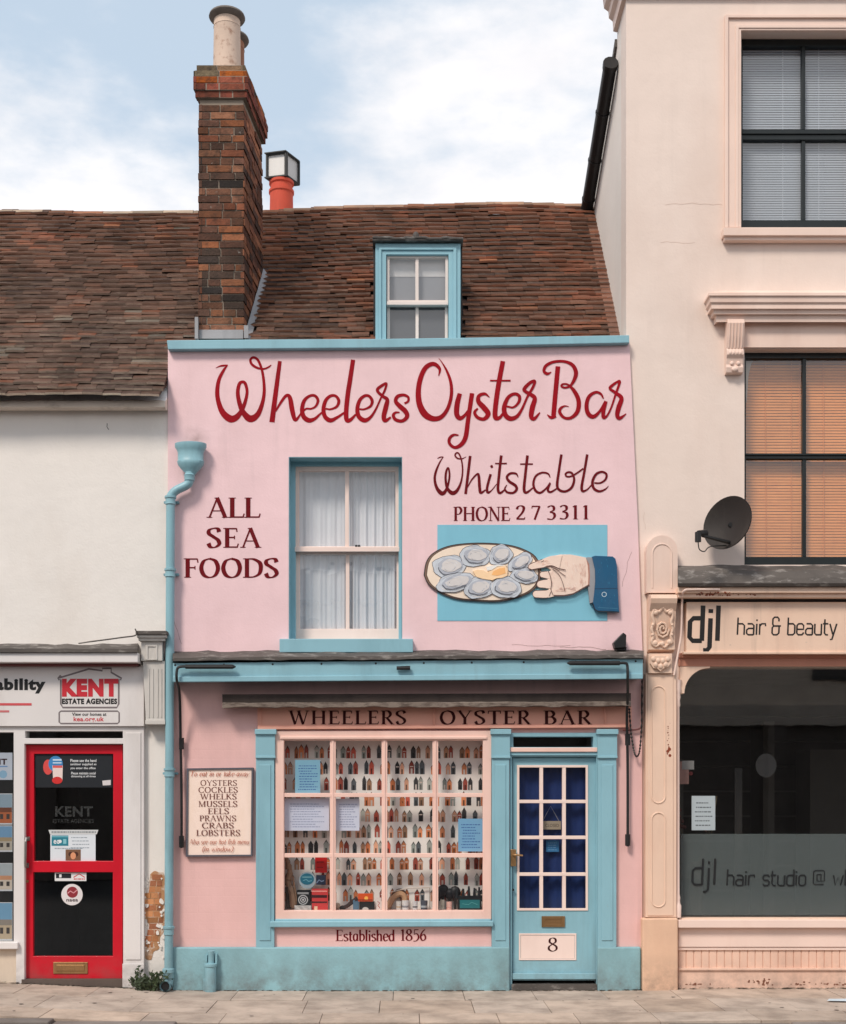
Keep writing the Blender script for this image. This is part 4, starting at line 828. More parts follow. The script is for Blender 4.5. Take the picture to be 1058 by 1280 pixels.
# bare brick where the render has fallen off
mb = MB(); rr = random.Random(6)
ext = [(190, 203), (187, 203), (186, 202), (180, 202), (179, 203), (179, 204), (178, 202), (184, 205), (186, 200), (184, 199), (181, 198), (179, 192), (178, 188)]
for i, (a, b) in enumerate(ext):
    y0 = 1093 + i * 7.7; s = a
    while s < b - 1:
        l = min(rr.choice([9, 14, 17]), b - s)
        if rr.random() < .9:
            k = rr.uniform(.8, 1.12); cc = lin(*[min(255, q * k) for q in rr.choice([(176, 118, 78), (186, 128, 82), (168, 108, 74), (152, 98, 70), (182, 126, 86)])])
            mb.pp([(s + rr.uniform(0, 1.2), y0 + rr.uniform(0, .8)), (s + l - .7, y0 + rr.uniform(0, .8)), (s + l - .7 + rr.uniform(-.8, .3), y0 + 6.9), (s + rr.uniform(-.3, .5), y0 + 6.9)], .012 + rr.uniform(0, .004), .03, 0, cc)
        s += l
mb.build('exposed_brickwork', paint('orange brick', None, .9, .15, .6, 60, lin(110, 80, 66), .4, 12, streak=1.0), LH)
mb = MB(); rr = random.Random(61); crumb = MB()
for i in range(46):
    a_ = rr.choice([178, 180, 203.5, 184, 200]) + rr.gauss(0, 1.6); b_ = rr.uniform(1096, 1198); s_ = rr.uniform(.8, 3.2); crumb.pp([(a_ + s_ * rr.uniform(.6, 1.2) * math.cos(q * .9), b_ + s_ * rr.uniform(.6, 1.3) * math.sin(q * .9)) for q in range(7)], .006 + rr.uniform(0, .003), .02)
crumb.build('render_flakes', WHITEW, LH)
mb = MB(); edge = smooth_path([(188, 1093), (193, 1089), (199, 1091), (206, 1096), (206, 1150), (204, 1166), (200, 1172), (199, 1186), (192, 1190), (189, 1200), (180, 1197), (177.5, 1184), (180, 1174), (186, 1170), (187, 1160), (184, 1150), (178.5, 1146), (177.5, 1128), (179, 1120), (186, 1116), (186.5, 1104)], 3)
mb.pp(edge, .0165, .03); mb.build('bare_render_coat', paint('ochre backing coat', lin(176, 132, 96), .95, .25, .6, 50, lin(214, 200, 186), .8, 9, .5, .6, streak=1.0), LH)
# ================================================================ hair salon building on the right
RH = thing('salon_house', 'tall cream rendered building with moulded window surrounds above a hair salon', 'house', base(930, 1236, .03))
RX = X(783, .03)
UW = (927, 1085, 37.5, 284); MW = (931, 1083, 436, 706); SWN = (849, 1240, 833, 1150)
d = .03
mb = MB(); mb.wall(783, 1330, -160, 1243, [UW, MW, SWN], d, d + .25); mb.build('front_wall', CREAM, RH)
cracks(RH, .0288, [(832, 256, 5, .1, 14, .5), (826, 303, 4, .2, 10, .35), (806, 640, .3, 4, 6, .35)], paint('cream hairline crack', lin(212, 188, 174), .9, .2, 0, da=0))
mb = MB(); mb.exx([(d + .001, -.1), (d + .001, 9.9), (.5, 9.9), (.5, 8.55), (1.98, 7.86), (6.0, 6.0), (6.0, -.1)], RX + .002, RX + .24)
v0 = len(mb.v); mb.build('gable_wall', paint('pale gable render', lin(232, 221, 212), .75, .03, .3, 45, lin(190, 175, 165), .3, .9, streak=.4, coarse=2.0), RH)
mb = MB(); mb.exx([(.5, 8.62), (.5, 8.55), (6.0, 5.98), (6.0, 6.05)], RX - .02, 6.2); mb.build('rear_roof', LEADD, RH)
zc = Z(50, .5) + .05
mb = MB(); mb.cornice(RX, 6.2, d, [(0, zc + .02), (.035, zc + .03), (.04, zc + .12), (.075, zc + .15), (.08, zc + .21), (.12, zc + .24), (.13, zc + .32), (.18, zc + .36), (.2, zc + .44), (.26, zc + .48), (.27, zc + .58), (.31, zc + .62), (.33, zc + .82), (0, zc + .9)], ret=.47)
mb.build('cornice', CREAMD, RH)
# upper window surround
mb = MB()
def surround(mb, x0, x1, y0, y1, wpx, d):
    mb.wall(x0 - wpx, x1 + wpx, y0 - wpx, y1, [(x0, x1, y0, y1)], d - .035, d - .0005)
    mb.wall(x0 - wpx, x1 + wpx, y0 - wpx, y1, [(x0 - wpx + 4, x1 + wpx - 4, y0 - wpx + 4, y1)], d - .055, d - .0356)
    mb.wall(x0 - 7, x1 + 7, y0 - 7, y1, [(x0 - 3, x1 + 3, y0 - 3, y1)], d - .043, d - .0356)
surround(mb, 927, 1085, 37.5, 284, 20, d)
mb.pb(905, 1107, 284, 294, -.06, d - .0005); mb.pb(906, 1106, 294.2, 300, -.035, d - .0005)
mb.build('window_surround', CREAMD, RH, bevel=.004)
def dark_sash(px0, px1, py0, py1, dd, top, mid, bot, mull, mid_w, name):
    mb = MB(); mb.wall(px0, px1, py0, py1, [(px0 + 5, px1 - 5, py0 + top, mid - mid_w / 2), (px0 + 5, px1 - 5, mid + mid_w / 2, py1 - bot)], dd, dd + .06)
    mb.pb(mull - 2.3, mull + 2.3, py0 + top, mid - mid_w / 2, dd + .008, dd + .05); mb.pb(mull - 2.3, mull + 2.3, mid + mid_w / 2, py1 - bot, dd + .012, dd + .05)
    mb.pb(px0 + 4, px1 - 4, mid - mid_w / 2, mid - 1, dd - .014, dd - .0005)
    o = mb.build(name, BLACKF, RH, bevel=.003)
    mb = MB(); mb.box(X(px0 + 2), X(px1 - 2), dd + .03, dd + .033, Z(py1 - 2), Z(py0 + 2)); mb.build('pane', GLASS, o); return o
dark_sash(924, 1088, 44, 286, .16, 13, 168, 11, 1005, 13, 'sash_window')
dark_sash(928, 1086, 436, 710, .13, 12, 570, 14, 1006, 7, 'sash_window')
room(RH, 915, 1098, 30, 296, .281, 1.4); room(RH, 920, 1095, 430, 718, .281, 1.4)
# hood on consoles over the middle window
mb = MB()
hp = [(0, Z(361.5)), (.17, Z(364, -.17)), (.172, Z(367.5, -.17)), (.158, Z(369.5, -.155)), (.155, Z(376, -.15)), (.14, Z(378.5, -.14)), (.142, Z(384, -.14)), (.118, Z(386, -.11)), (.115, Z(391, -.11)), (.088, Z(393, -.08)), (.085, Z(401, -.08)), (0, Z(398))]
mb.cornice(X(906), X(1110), d, hp); mb.pb(912, 1104, 400, 434, d - .02, d - .0005)
mb.build('window_hood', CREAMD, RH)
for a in (907, 1088):
    mb = MB()
    prof = [(d - .001, Z(398)), (-.075, Z(399, -.07)), (-.088, Z(408)), (-.07, Z(424)), (-.045, Z(438)), (-.058, Z(441)), (-.062, Z(446)), (-.04, Z(450)), (-.03, Z(457)), (-.04, Z(461)), (-.03, Z(467)), (d - .001, Z(468))]
    mb.exx(prof, X(a), X(a + 21))
    for q in range(5):
        xq = X(a + 2.5 + q * 4); mb.tube([(xq, y_ - .002, z_) for y_, z_ in prof[2:5]], .008, 6)
    for q in range(4): mb.ball(X(a + 4 + q * 4.4), -.055, Z(444), .016, .014, .02)
    mb.ball(X(a + 7), -.035, Z(456), .018, .016, .02); mb.ball(X(a + 15), -.035, Z(456), .018, .016, .02); mb.ball(X(a + 10.5), -.038, Z(463.5), .03, .018, .022)
    mb.build('console', CREAMD, RH, bevel=.003)
# pilaster of the salon front
mb = MB()
arch = [(808.5, 741), (808.5, 688)] + [(828 - 19.5 * math.cos(t * math.pi / 10), 688 - 19 * math.sin(t * math.pi / 10)) for t in range(1, 10)] + [(847.5, 688), (847.5, 741)]
mb.pp(arch, -.07, d - .0005)
rim = [(816, 735), (816, 692)] + [(828 - 12 * math.cos(t * math.pi / 10), 692 - 12 * math.sin(t * math.pi / 10)) for t in range(0, 11)] + [(840, 735)]
mb.tube([(X(a, -.07), -.07, Z(b, -.07)) for a, b in rim], .007, 6)
mb.build('pilaster_cap', CREAMD, RH, bevel=.008)
mb = MB(); y0 = -.005
mb.exx([(d - .001, Z(742)), (-.15, Z(743.5, -.15)), (-.165, Z(748, -.16)), (-.15, Z(754, -.15)), (-.105, Z(764, -.1)), (-.07, Z(790)), (-.06, Z(813)), (d - .001, Z(816))], X(809.5), X(842))
def oncons(a, b):
    t = (b - 764) / 49; return (X(a), -.108 + .045 * t, Z(b))
fr = [(815, 764), (813, 772), (815, 780), (812.5, 788), (815, 796), (813, 804), (818, 809), (824, 806), (829, 810), (834, 806), (838, 804), (836.5, 796), (838.5, 788), (836.5, 780), (838, 772), (836.5, 764), (830, 767), (826, 761), (821, 767), (815, 764)]
mb.tube([oncons(*p) for p in smooth_path(fr, 4)], .013, 7)
for t_, (a, b, r) in enumerate(((817, 768, 3.4), (835, 768, 3.4), (817, 805, 3.6), (835, 804, 3.6), (826, 806, 3.2), (814, 783, 2.2), (814, 795, 2.2), (837.5, 783, 2.2), (837.5, 795, 2.2), (826, 762, 2.4))):
    x_, y_, z_ = oncons(a, b); mb.ball(x_, y_, z_, r / 143, .018, r / 143)
spir = [(826 + (8.5 - .42 * i) * math.cos(i * .75), 788 + (11 - .5 * i) * math.sin(i * .75)) for i in range(18)]
mb.tube([oncons(*p) for p in spir], .011, 6)
mb.pb(811, 840.5, 817, 841.5, -.075, d - .0005)
lob = [(814, 820), (813, 829), (817, 835), (822, 835.5), (826, 839), (830, 835.5), (835, 834), (839, 829), (838, 820)]
mb.pp(lob, -.1, -.0745)
for a, b in ((817, 824), (823, 826), (829, 826), (835, 824), (820, 831), (826, 833), (832, 831)): mb.ball(X(a, -.1), -.1, Z(b, -.1), .02, .014, .024)
mb.build('carved_console', PEACH, RH, bevel=.004)
mb = MB(); mb.pb(807.5, 846, 841.5, 1147, -.045, d - .0005); mb.pb(810, 842, 843, 1145, -.052, -.0455)
mb.build('pilaster_shaft', PEACH, RH, bevel=.005)
mb = MB()
def panel_rim(x0, x1, y0, y1, top=True, bot=True):
    r = (x1 - x0) / 2; c = (x0 + x1) / 2; p = []
    p += [(c - r * math.cos(t * math.pi / 10), y0 + r - r * math.sin(t * math.pi / 10)) for t in range(11)] if top else [(x0, y0), (x1, y0)]
    p += [(c + r * math.cos(t * math.pi / 10), y1 - r + r * math.sin(t * math.pi / 10)) for t in range(11)] if bot else [(x1, y1), (x0, y1)]
    p.append(p[0]); mb.tube([(X(a, -.053), -.053, Z(b, -.053)) for a, b in p], .0065, 6)
panel_rim(815, 832, 858, 1004); panel_rim(815, 832, 1016, 1134)
mb.build('panel_moulding', PEACH, RH)
mb = MB(); mb.pp([(803.5, 1148.5), (848, 1148), (848, 1246), (803.5, 1246)], -.085, d - .0005); mb.build('pilaster_base', paint('peach plinth render', lin(228, 190, 162), .75, .06, .35, 45, lin(180, 130, 105), .4, 1.5, .45, .8, splash=.7), RH, bevel=.012)
mb = MB(); rr = random.Random(2)
for i in range(16):
    a = 836 + rr.gauss(0, .8); b = 905 + i * 2.6 + rr.uniform(-1, 1); mb.disc(a, b, rr.uniform(.3, 1.0) * (1 + (i > 10) * 1.4), -.0532, 0, None, 7)
mb.build('rust_stain', RUST, RH)
# salon front
mb = MB(); rr = random.Random(12); n = 30; v = []; fs = []
for i in range(n + 1):
    a = 848 + 420 * i / n; j = rr.uniform(-1.3, 1.3)
    prof = [(d - .0005, 707 + j), (-.16, 713 + j), (-.2, 722 + j * .5), (-.215, 729), (-.2, 733), (d - .0005, 733)]
    v += [(X(a, q), q, Z(b, q)) for q, b in prof]
for i in range(n):
    for k in range(5): fs.append((i * 6 + k, i * 6 + k + 1, i * 6 + 7 + k, i * 6 + 6 + k))
mb.add(v, fs + [tuple(range(6)), tuple(n * 6 + k for k in range(5, -1, -1))]); mb.build('lead_flashing', LEADD, RH)
mb = MB(); mb.pb(848, 1270, 733.2, 741, -.17, d - .0005); mb.pb(848, 1270, 741.2, 747, -.14, d - .0005); mb.pb(848, 1270, 747.2, 752, -.06, d - .0005, 1)
mb.pb(849, 1270, 816.5, 822, -.02, d - .0005, 2); mb.pb(849, 1270, 822.2, 833, .0, d - .0005, 2)
mb.build('cornice', [PEACH, BLACK, paint('terracotta moulding', lin(190, 130, 108), .55, .05, .15, 60, lin(130, 80, 62), .3, 3)], RH, bevel=.004)
mb = MB(); rr = random.Random(41)
for i in range(60):
    a = 870 + abs(rr.gauss(0, 36)); b = 742 + rr.uniform(-1.6, 2.5) 
    if a < 960: mb.disc(a, b, rr.uniform(.5, 1.6), -.1712 if b < 741 else -.1412, 0, None, 7, ry=rr.uniform(.4, 1.2))
mb.build('rust_stain', RUST, RH)
mb = MB(); dw = d + .08
sp = [(850, 832), (888, 832), (888, 835)] + [(888 - 32 * math.sin(t * math.pi / 20) , 867 - 32 * math.cos(t * math.pi / 20)) for t in range(0, 11)] + [(850, 867)]
mb.pp(sp, .005, dw)
mb.pb(849.5, 1240, 1148, 1151, .0, dw)
mb.pb(1236, 1242, 833, 1150, .0, dw)
mb.build('window_frame', PEACH, RH, bevel=.003)
mb = MB()
mb.lathe([(.03, Z(1147)), (.032, Z(1132)), (.024, Z(1130)), (.02, Z(1126)), (.024, Z(1122)), (.017, Z(1118)), (.017, Z(884)), (.024, Z(882)), (.02, Z(876)), (.026, Z(872)), (.022, Z(866)), (.03, Z(862)), (.026, Z(856)), (.034, Z(850))], X(847.5, .0), -.0, 14); mb.build('colonnette', PEACHL, RH, smooth=True)
mb = MB(); mb.box(X(846), X(1244), dw, dw + .006, Z(1152), Z(830)); pane = mb.build('shop_pane', GLASSD, RH)
mb = MB(); mb.box(X(855), X(1240), dw + .0065, dw + .0075, Z(1146), Z(1043)); mb.build('frosted_film', film('frosted film', lin(120, 128, 128), .5), pane)
mb = MB(); e = dw - .001; VIN = paint('black vinyl', (0.012, 0.013, 0.015), .5)
mono(mb, 'djl', 864, 897, 1073.5, 1106, e, 2.6); mb.build('window_lettering', VIN, pane); mb = MB(); mono(mb, 'hair', 908, 944, 1087, 1107, e, 1.9); mb.build('window_lettering', VIN, pane)
mb = MB(); mono(mb, 'studio', 953, 1009, 1087, 1107, e, 1.9); mb.build('window_lettering', VIN, pane)
mb = MB(); mono(mb, '@', 1017, 1032, 1087.5, 1104, e, 1.3); mono(mb, 'wh', 1041, 1067, 1087, 1107, e, 1.9)
mb.build('window_lettering', VIN, pane)
mb = MB(); mb.pb(848.5, 1270, 1150.5, 1160, -.07, d - .0005); mb.pb(848.5, 1270, 1160.2, 1184, -.012, d - .0005); mb.pb(848.5, 1270, 1184.2, 1188, -.002, d - .0005)
for i in range(46):
    a = 848.5 + i * 9.6; mb.pb(a + .5, a + 9.1, 1186, 1211, .012, d - .0005, 1)
mb.pb(848.5, 1270, 1186, 1211, .02, d - .0004, 1)
mb.pb(848.5, 1270, 1210.5, 1213.5, -.02, d - .0005, 1); mb.pb(848.5, 1270, 1213.7, 1246, -.004, d - .0005, 1)
mb.build('stall_riser', [PEACHL, paint('peach beadboard', lin(232, 196, 176), .6, .05, .2, 50, lin(170, 112, 90), .35, 2.5, .45, .8, splash=.6)], RH, bevel=.003)
mb = MB(); rr = random.Random(77)
for i in range(70):
    a = rr.choice([rr.gauss(941, 5), rr.gauss(957, 4), rr.gauss(1000, 9), rr.gauss(1046, 10), rr.gauss(868, 8)]); b = 1231.5 - abs(rr.gauss(0, 2.2)) * (1.6 if 930 < a < 965 else .7); mb.disc(a, b, rr.uniform(.4, 2.0), -.0052, 0, None, 7, ry=rr.uniform(.4, 1.2))
mb.build('flaked_paint', paint('bare brown board', lin(126, 82, 64), .9, .2, .4, 60), RH)
mb = MB(); x0, x1, z0, z1 = X(838), X(1300), Z(1236), Z(815)
mb.add([(x0, .28, z0), (x1, .28, z0), (x1, .28, z1), (x0, .28, z1), (x0, 3.2, z0), (x1, 3.2, z0), (x1, 3.2, z1), (x0, 3.2, z1)], [(0, 1, 5, 4), (1, 2, 6, 5), (2, 3, 7, 6), (3, 0, 4, 7), (4, 5, 6, 7)])
for a, b, c_, e_ in ((.25, .65, .1, 2.0), (1.5, 1.62, .0, 2.5), (2.0, 2.9, .0, 2.2)): mb.box(x0 + a, x0 + b, 2.4, 2.9, z0, c_ + e_, 1)
for k in range(9): mb.box(x0 + .02, x1 - .02, 3.16, 3.19, .35 + k * .28, .37 + k * .28, 1)
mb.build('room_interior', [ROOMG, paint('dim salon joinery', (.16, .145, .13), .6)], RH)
# gutter down the salon verge
mb = MB(); a0, a1 = Vector((RX - .07, .43, 8.36)), Vector((RX - .07, 1.94, 7.72))
mb.tube([a0, a1], .062, 12); mb.tube([a0 + Vector((0, -.01, .0)), a0 + (a1 - a0) * .02], .07, 12)
for t in (.02, .3, .62, .9): mb.tube([a0 + (a1 - a0) * t, a0 + (a1 - a0) * (t + .015)], .068, 12)
mb.obox(a0 + Vector((.078, 0, -.06)), (.012, 0, 0), a1 - a0, (0, 0, .12), 1)
G = mb.build('verge_pipe', [BLACK, CREAMD], None, smooth=True); tag(G, 'sloping black pipe on the cream gable above the tiled roof', 'drainpipe')
# ================================================================ signs
S1 = thing('shop_sign', 'white fascia sign with red and black house emblem above the red door', 'sign', base(90, 908))
mb = MB(); mb.pb(-420, 180, 833, 908, -.055, .018); mb.build('sign_board', WHITEP, S1, bevel=.004)
mb = MB(); e = -.0562; gy = lin(120, 110, 112); rd = lin(198, 40, 54); bk = (.008, .008, .009)
def outline(pts, wd, c): mb.ring(pts, wd, e, 0, c)
outline([(76.5, 846), (75.5, 844.5), (72.5, 848), (74, 850), (76, 849.5), (76, 880), (78.5, 884.5), (146, 884.5), (148.5, 880), (148.5, 849.5), (151, 850), (152, 848), (139, 840.5), (139, 835.5), (128, 835.5), (128, 838.5), (111, 836.3), (74, 847.5)], 2.1, gy)
outline([(76, 889), (147, 889), (149, 891), (149, 902.5), (147, 904.5), (76, 904.5), (74, 902.5), (74, 891), (76, 889)], 1.8, gy)
mb.text('KENT', 77.5, 148, 848.5, 871, e, .07, 0, rd); mb.text('ESTATE AGENCIES', 77.5, 146.5, 873.2, 880.3, e, .055, 0, bk)
mb.text('View our homes at', 90, 133, 890.8, 895, e, .02, 0, bk); mb.text('kea.org.uk', 92, 130, 896, 903.5, e, .02, 0, rd)
mb.text('ability', -6.5, 57, 848, 867, e, .055, 0, bk)
mb.quad(-200, 39.5, 879, 882, e, 0, lin(205, 80, 85)); mb.quad(-260, 11.5, 888, 890.6, e, 0, lin(200, 110, 112))
mb.build('sign_lettering', FLATC, S1)
S2 = thing('shop_sign', 'pale peach fascia board lettered in narrow black sans above the salon window', 'sign', base(960, 817, -.06))
mb = MB(); mb.pb(858.5, 1270, 752.5, 816, -.07, .0295); mb.pb(855, 1270, 814.5, 817.5, -.085, .0295); mb.build('sign_board', PEACH, S2, bevel=.003)
mb = MB(); e = -.0715
LET = paint('black sign letters', (.012, .011, .011), .45)
mono(mb, 'djl', 860, 902, 757, 801, e, 5.8); mb.build('sign_lettering', LET, S2)
mb = MB(); mono(mb, 'hair', 921, 958, 772, 793.5, e, 2.0); mono(mb, '&', 964.5, 977.5, 771.5, 793.5, e, 2.0); mono(mb, 'beauty', 984, 1047, 772, 793.5, e, 2.0); mb.build('sign_lettering', LET, S2)
# framed price board
S3 = thing('menu_board', 'framed cream board listing seafood in dark brown capitals beside the shop window', 'sign', base(274, 1072))
mb = MB(); d = -.035
cor = lambda k: [(233.5 + k, 960.5 + k), (316.5 - k, 959.5 + k), (315.5 - k, 1070.5 - k), (232.5 + k, 1071 - k)]
mb.pp(cor(2), d + .006, -.001); S3b = mb.build('board', paint('cream sign board', lin(246, 222, 208), .55, .03, .1, 60, lin(224, 194, 166), .4, 6), S3)
mb = MB(); o_, i_ = cor(0), cor(2.0)
for k in range(4):
    mb.pp([o_[k], o_[(k + 1) % 4], i_[(k + 1) % 4], i_[k]], d - .006, -.0012)
mb.build('frame', paint('dark grey frame', lin(88, 88, 98), .5, .1, .1, 60), S3)
mb = MB(); e = d + .0045
lines = [('OYSTERS', 251, 296, 975.3, 982.3), ('COCKLES', 248.5, 297, 984, 991), ('WHELKS', 251, 295.5, 992.3, 999.3), ('MUSSELS', 248.5, 296.5, 1001.4, 1008.6), ('EELS', 260.5, 286, 1010.5, 1017.6), ('PRAWNS', 250, 295, 1019.5, 1026.5), ('CRABS', 253, 292, 1028.5, 1035.5), ('LOBSTERS', 246, 300, 1037.5, 1044.8)]
for t, a, b, c_, f_ in lines: serif(mb, t, a, b, c_, f_, e, 0, weight=.8, track=.03)
serif(mb, 'To eat in or take-away', 237.5, 311, 963.8, 970.5, e, 1, weight=.6, slant=.2, serifs=False)
serif(mb, 'Also see our hot fish menu', 236.5, 311, 1049, 1055.5, e, 1, weight=.6, slant=.2, serifs=False); serif(mb, '(in window)', 253, 291, 1058, 1064.5, e, 1, weight=.6, slant=.2, serifs=False)
mb.build('board_lettering', [paint('faded brown lettering', lin(118, 70, 64), .8, spec=.1), paint('faded red lettering', lin(178, 96, 74), .8, spec=.1)], S3b)
# oyster plate board
S4 = thing('mural_sign', 'painted cut-out of a hand holding out a plate of oysters on a blue panel', 'sign', base(653, 776))
mb = MB(); mb.pb(547, 759.5, 656, 776, -.004, -.001); mb.build('blue_panel', paint('sky blue panel', lin(128, 190, 210), .6, .04, .15, 70, lin(104, 160, 182), .4, 3), S4)
P4 = lambda p, k=3.919: [(520 + a / k, 640 + b / k) for a, b in p]
def blob(cx, cy, rx, ry, rot, wob, seed, n=26):
    rr = random.Random(seed); ph = [rr.uniform(0, 6.28) for _ in range(3)]; res = []
    for i in range(n):
        t = i * 2 * math.pi / n; k = 1 + wob * (math.sin(3 * t + ph[0]) + .7 * math.sin(5 * t + ph[1]) + .6 * math.sin(8 * t + ph[2]))
        u, v_ = rx * k * math.cos(t), ry * k * math.sin(t); c, s_ = math.cos(rot), math.sin(rot); res.append((cx + u * c - v_ * s_, cy + u * s_ + v_ * c))
    return res
INK = lin(52, 46, 48)
plate = [(42, 310), (52, 250), (80, 208), (140, 175), (220, 158), (330, 153), (450, 162), (530, 185), (585, 220), (610, 280), (605, 340), (570, 385), (500, 418), (410, 437), (310, 436), (200, 425), (120, 395), (65, 355)]
plate = [(a, b) for a, b in smooth_path(plate + [plate[0]], 4)[:-1]]
scl = lambda poly, k: [(sum(p[0] for p in poly) / len(poly) + (a - sum(p[0] for p in poly) / len(poly)) * k, sum(p[1] for p in poly) / len(poly) + (b - sum(p[1] for p in poly) / len(poly)) * k) for a, b in poly]
mb = MB(); mb.pp(P4(plate), -.018, -.0042, 0, lin(122, 96, 80)); mb.pp(P4(scl(plate, .955)), -.021, -.0181, 0, lin(240, 220, 200))
mb.ring(P4(scl(plate, 1.005) + [scl(plate, 1.005)[0]]), 1.2, -.0185, 0, INK); q = scl(plate, .962); mb.ring(P4(q + [q[0]]), .7, -.0213, 0, lin(90, 70, 60))
mb.build('plate', ARTC, S4)
OY = [(165, 268, 76, 50, -.1), (292, 216, 72, 46, .0), (415, 211, 54, 44, -.35), (512, 247, 60, 34, -.55), (532, 312, 62, 34, .1), (198, 345, 92, 40, -.2), (310, 372, 68, 46, -.2), (441, 370, 70, 46, .1)]
for i, (cx, cy, rx, ry, ro) in enumerate(OY):
    mb = MB(); yo = -.024 - .001 * i; rx, ry = rx * 1.1, ry * 1.14; bo = blob(cx, cy, rx, ry, ro, .05, 50 + i)
    mb.pp(P4(bo), yo, -.0205, 0, lin(202, 208, 216)); mb.ring(P4(bo + [bo[0]]), .6, yo - .0004, 0, lin(74, 74, 84))
    f1 = blob(cx + 3, cy - 3, rx * .74, ry * .7, ro, .045, 80 + i); mb.pp(P4(f1), yo - .003, yo - .0008, 0, lin(178, 182, 192))
    f2 = blob(cx + 8, cy - 5, rx * .58, ry * .52, ro, .05, 90 + i); mb.pp(P4(f2), yo - .006, yo - .0032, 0, lin(214, 209, 207))
    sh = [p for p in f1[4:14]]; mb.ring(P4(sh), 1.0, yo - .0064, 0, lin(96, 98, 108))
    r2 = random.Random(200 + i)
    for _ in range(34):
        k = r2.choice([.35, .5, .62, .8, .86, .92]); t0 = r2.uniform(0, 6.28); ln = r2.uniform(.3, 1.1); c_, s_ = math.cos(ro), math.sin(ro)
        arc = [(cx + rx * k * math.cos(t0 + ln * q / 5) * c_ - ry * k * math.sin(t0 + ln * q / 5) * s_, cy + rx * k * math.cos(t0 + ln * q / 5) * s_ + ry * k * math.sin(t0 + ln * q / 5) * c_) for q in range(6)]
        sh_ = r2.choice([(226, 230, 236), (212, 216, 222), (150, 154, 166), (186, 186, 192), (230, 222, 216), (196, 200, 208)]); pts = P4(arc); kk = (DIST + yo) / FOC; w0 = r2.uniform(.35, .9)
        mb.ribbon([(X(p[0], yo), Z(p[1], yo), w0 * kk * (1 - abs(q - 2.5) / 3.2)) for q, p in enumerate(pts)], yo - .0066 if k < .6 else (yo - .0036 if k < .7 else yo - .0008), 0, lin(*sh_))
    mb.build('oyster', ARTC, S4)
mb = MB(); lem = [(280, 290), (300, 283), (330, 285), (350, 296), (380, 282), (400, 268), (440, 262), (450, 285), (448, 312), (425, 322), (395, 325), (375, 334), (330, 328), (298, 318)]
mb.pp(P4(lem), -.038, -.0205, 0, lin(250, 214, 172)); mb.pp(P4([(380, 290), (410, 276), (436, 272), (440, 300), (400, 312), (372, 308)]), -.0395, -.0382, 0, lin(248, 186, 120)); mb.pp(P4([(345, 268), (400, 258), (445, 262), (400, 266), (372, 284), (350, 288)]), -.0365, -.0205, 0, lin(236, 232, 226))
mb.build('lemon_wedge', ARTC, S4)
H5 = lambda p: [(640 + a / 7.053, 670 + b / 7.053) for a, b in p]
SKIN = lin(240, 214, 198)
palm = [(212, 300), (245, 292), (290, 280), (340, 262), (380, 250), (300, 240), (250, 232), (300, 195), (340, 180), (430, 163), (520, 163), (600, 178), (655, 190), (678, 260), (684, 350), (678, 430), (620, 462), (540, 505), (460, 520), (380, 520), (330, 500), (320, 420), (300, 340), (262, 316)]
palm = [(250, 312), (320, 318), (350, 300), (300, 262), (262, 232), (300, 195), (340, 180), (430, 163), (520, 163), (600, 178), (655, 190), (678, 260), (684, 350), (678, 430), (620, 462), (540, 505), (460, 520), (380, 520), (330, 512), (322, 420), (312, 350)]
mb = MB()
mb.pp(H5(palm), -.034, -.0042, 0, SKIN)
def digit(pts, yo, c=SKIN):
    """one finger: a rounded, tapering relief"""
    q = smooth_path(pts, 5); k = (DIST + yo) / FOC; left = []; right = []
    for i, p in enumerate(q):
        a, b = q[max(i - 1, 0)], q[min(i + 1, len(q) - 1)]; dx, dy = b[0] - a[0], b[1] - a[1]; l = math.hypot(dx, dy); left.append((p[0] - dy / l * p[2] / 2, p[1] + dx / l * p[2] / 2)); right.append((p[0] + dy / l * p[2] / 2, p[1] - dx / l * p[2] / 2))
    e = q[-1]; a = q[-2]; th = math.atan2(e[1] - a[1], e[0] - a[0]); tip = [(e[0] + e[2] / 2 * math.cos(th + s), e[1] + e[2] / 2 * math.sin(th + s)) for s in (1.2, .8, .4, 0, -.4, -.8, -1.2)]
    poly = left + tip + right[::-1]; mb.pp(H5(poly), yo, -.02, 0, c); k0 = max(1, int(len(left) * .45)); mb.ring(H5(left[k0:] + tip + right[:k0 - 1:-1]), .75, yo - .0004, 0, lin(104, 76, 72))
digit([(345, 345, 62), (300, 342, 62), (272, 340, 52)], -.036)
digit([(345, 425, 76), (290, 422, 74), (252, 425, 62)], -.037)
digit([(372, 500, 62), (300, 512, 68), (215, 512, 62)], -.038)
digit([(430, 235, 130), (350, 222, 92), (265, 245, 70), (200, 262, 58), (170, 272, 50)], -.041)
for pts, wd in (([(290, 275), (350, 262), (410, 285), (475, 300)], 1.2), ([(345, 275), (400, 300), (440, 330), (475, 355)], .8), ([(360, 290), (415, 340), (445, 400), (468, 485)], .7), ([(684, 430), (620, 466), (540, 510), (460, 526), (370, 526)], 1.5), ([(365, 520), (345, 470), (352, 420), (335, 340), (318, 305)], .8), ([(330, 530), (345, 490)], .6), ([(140, 282), (175, 296)], .8), ([(255, 232), (285, 215)], .7)):
    mb.ring(H5(smooth_path(pts, 6)), wd, -.0425, 0, lin(96, 66, 62))
mb.pp(H5([(672, 190), (686, 250), (690, 350), (684, 440), (672, 436), (676, 350), (670, 260), (655, 195)]), -.0345, -.0042, 0, lin(176, 124, 108))
r2 = random.Random(321); kk = (DIST - .043) / FOC
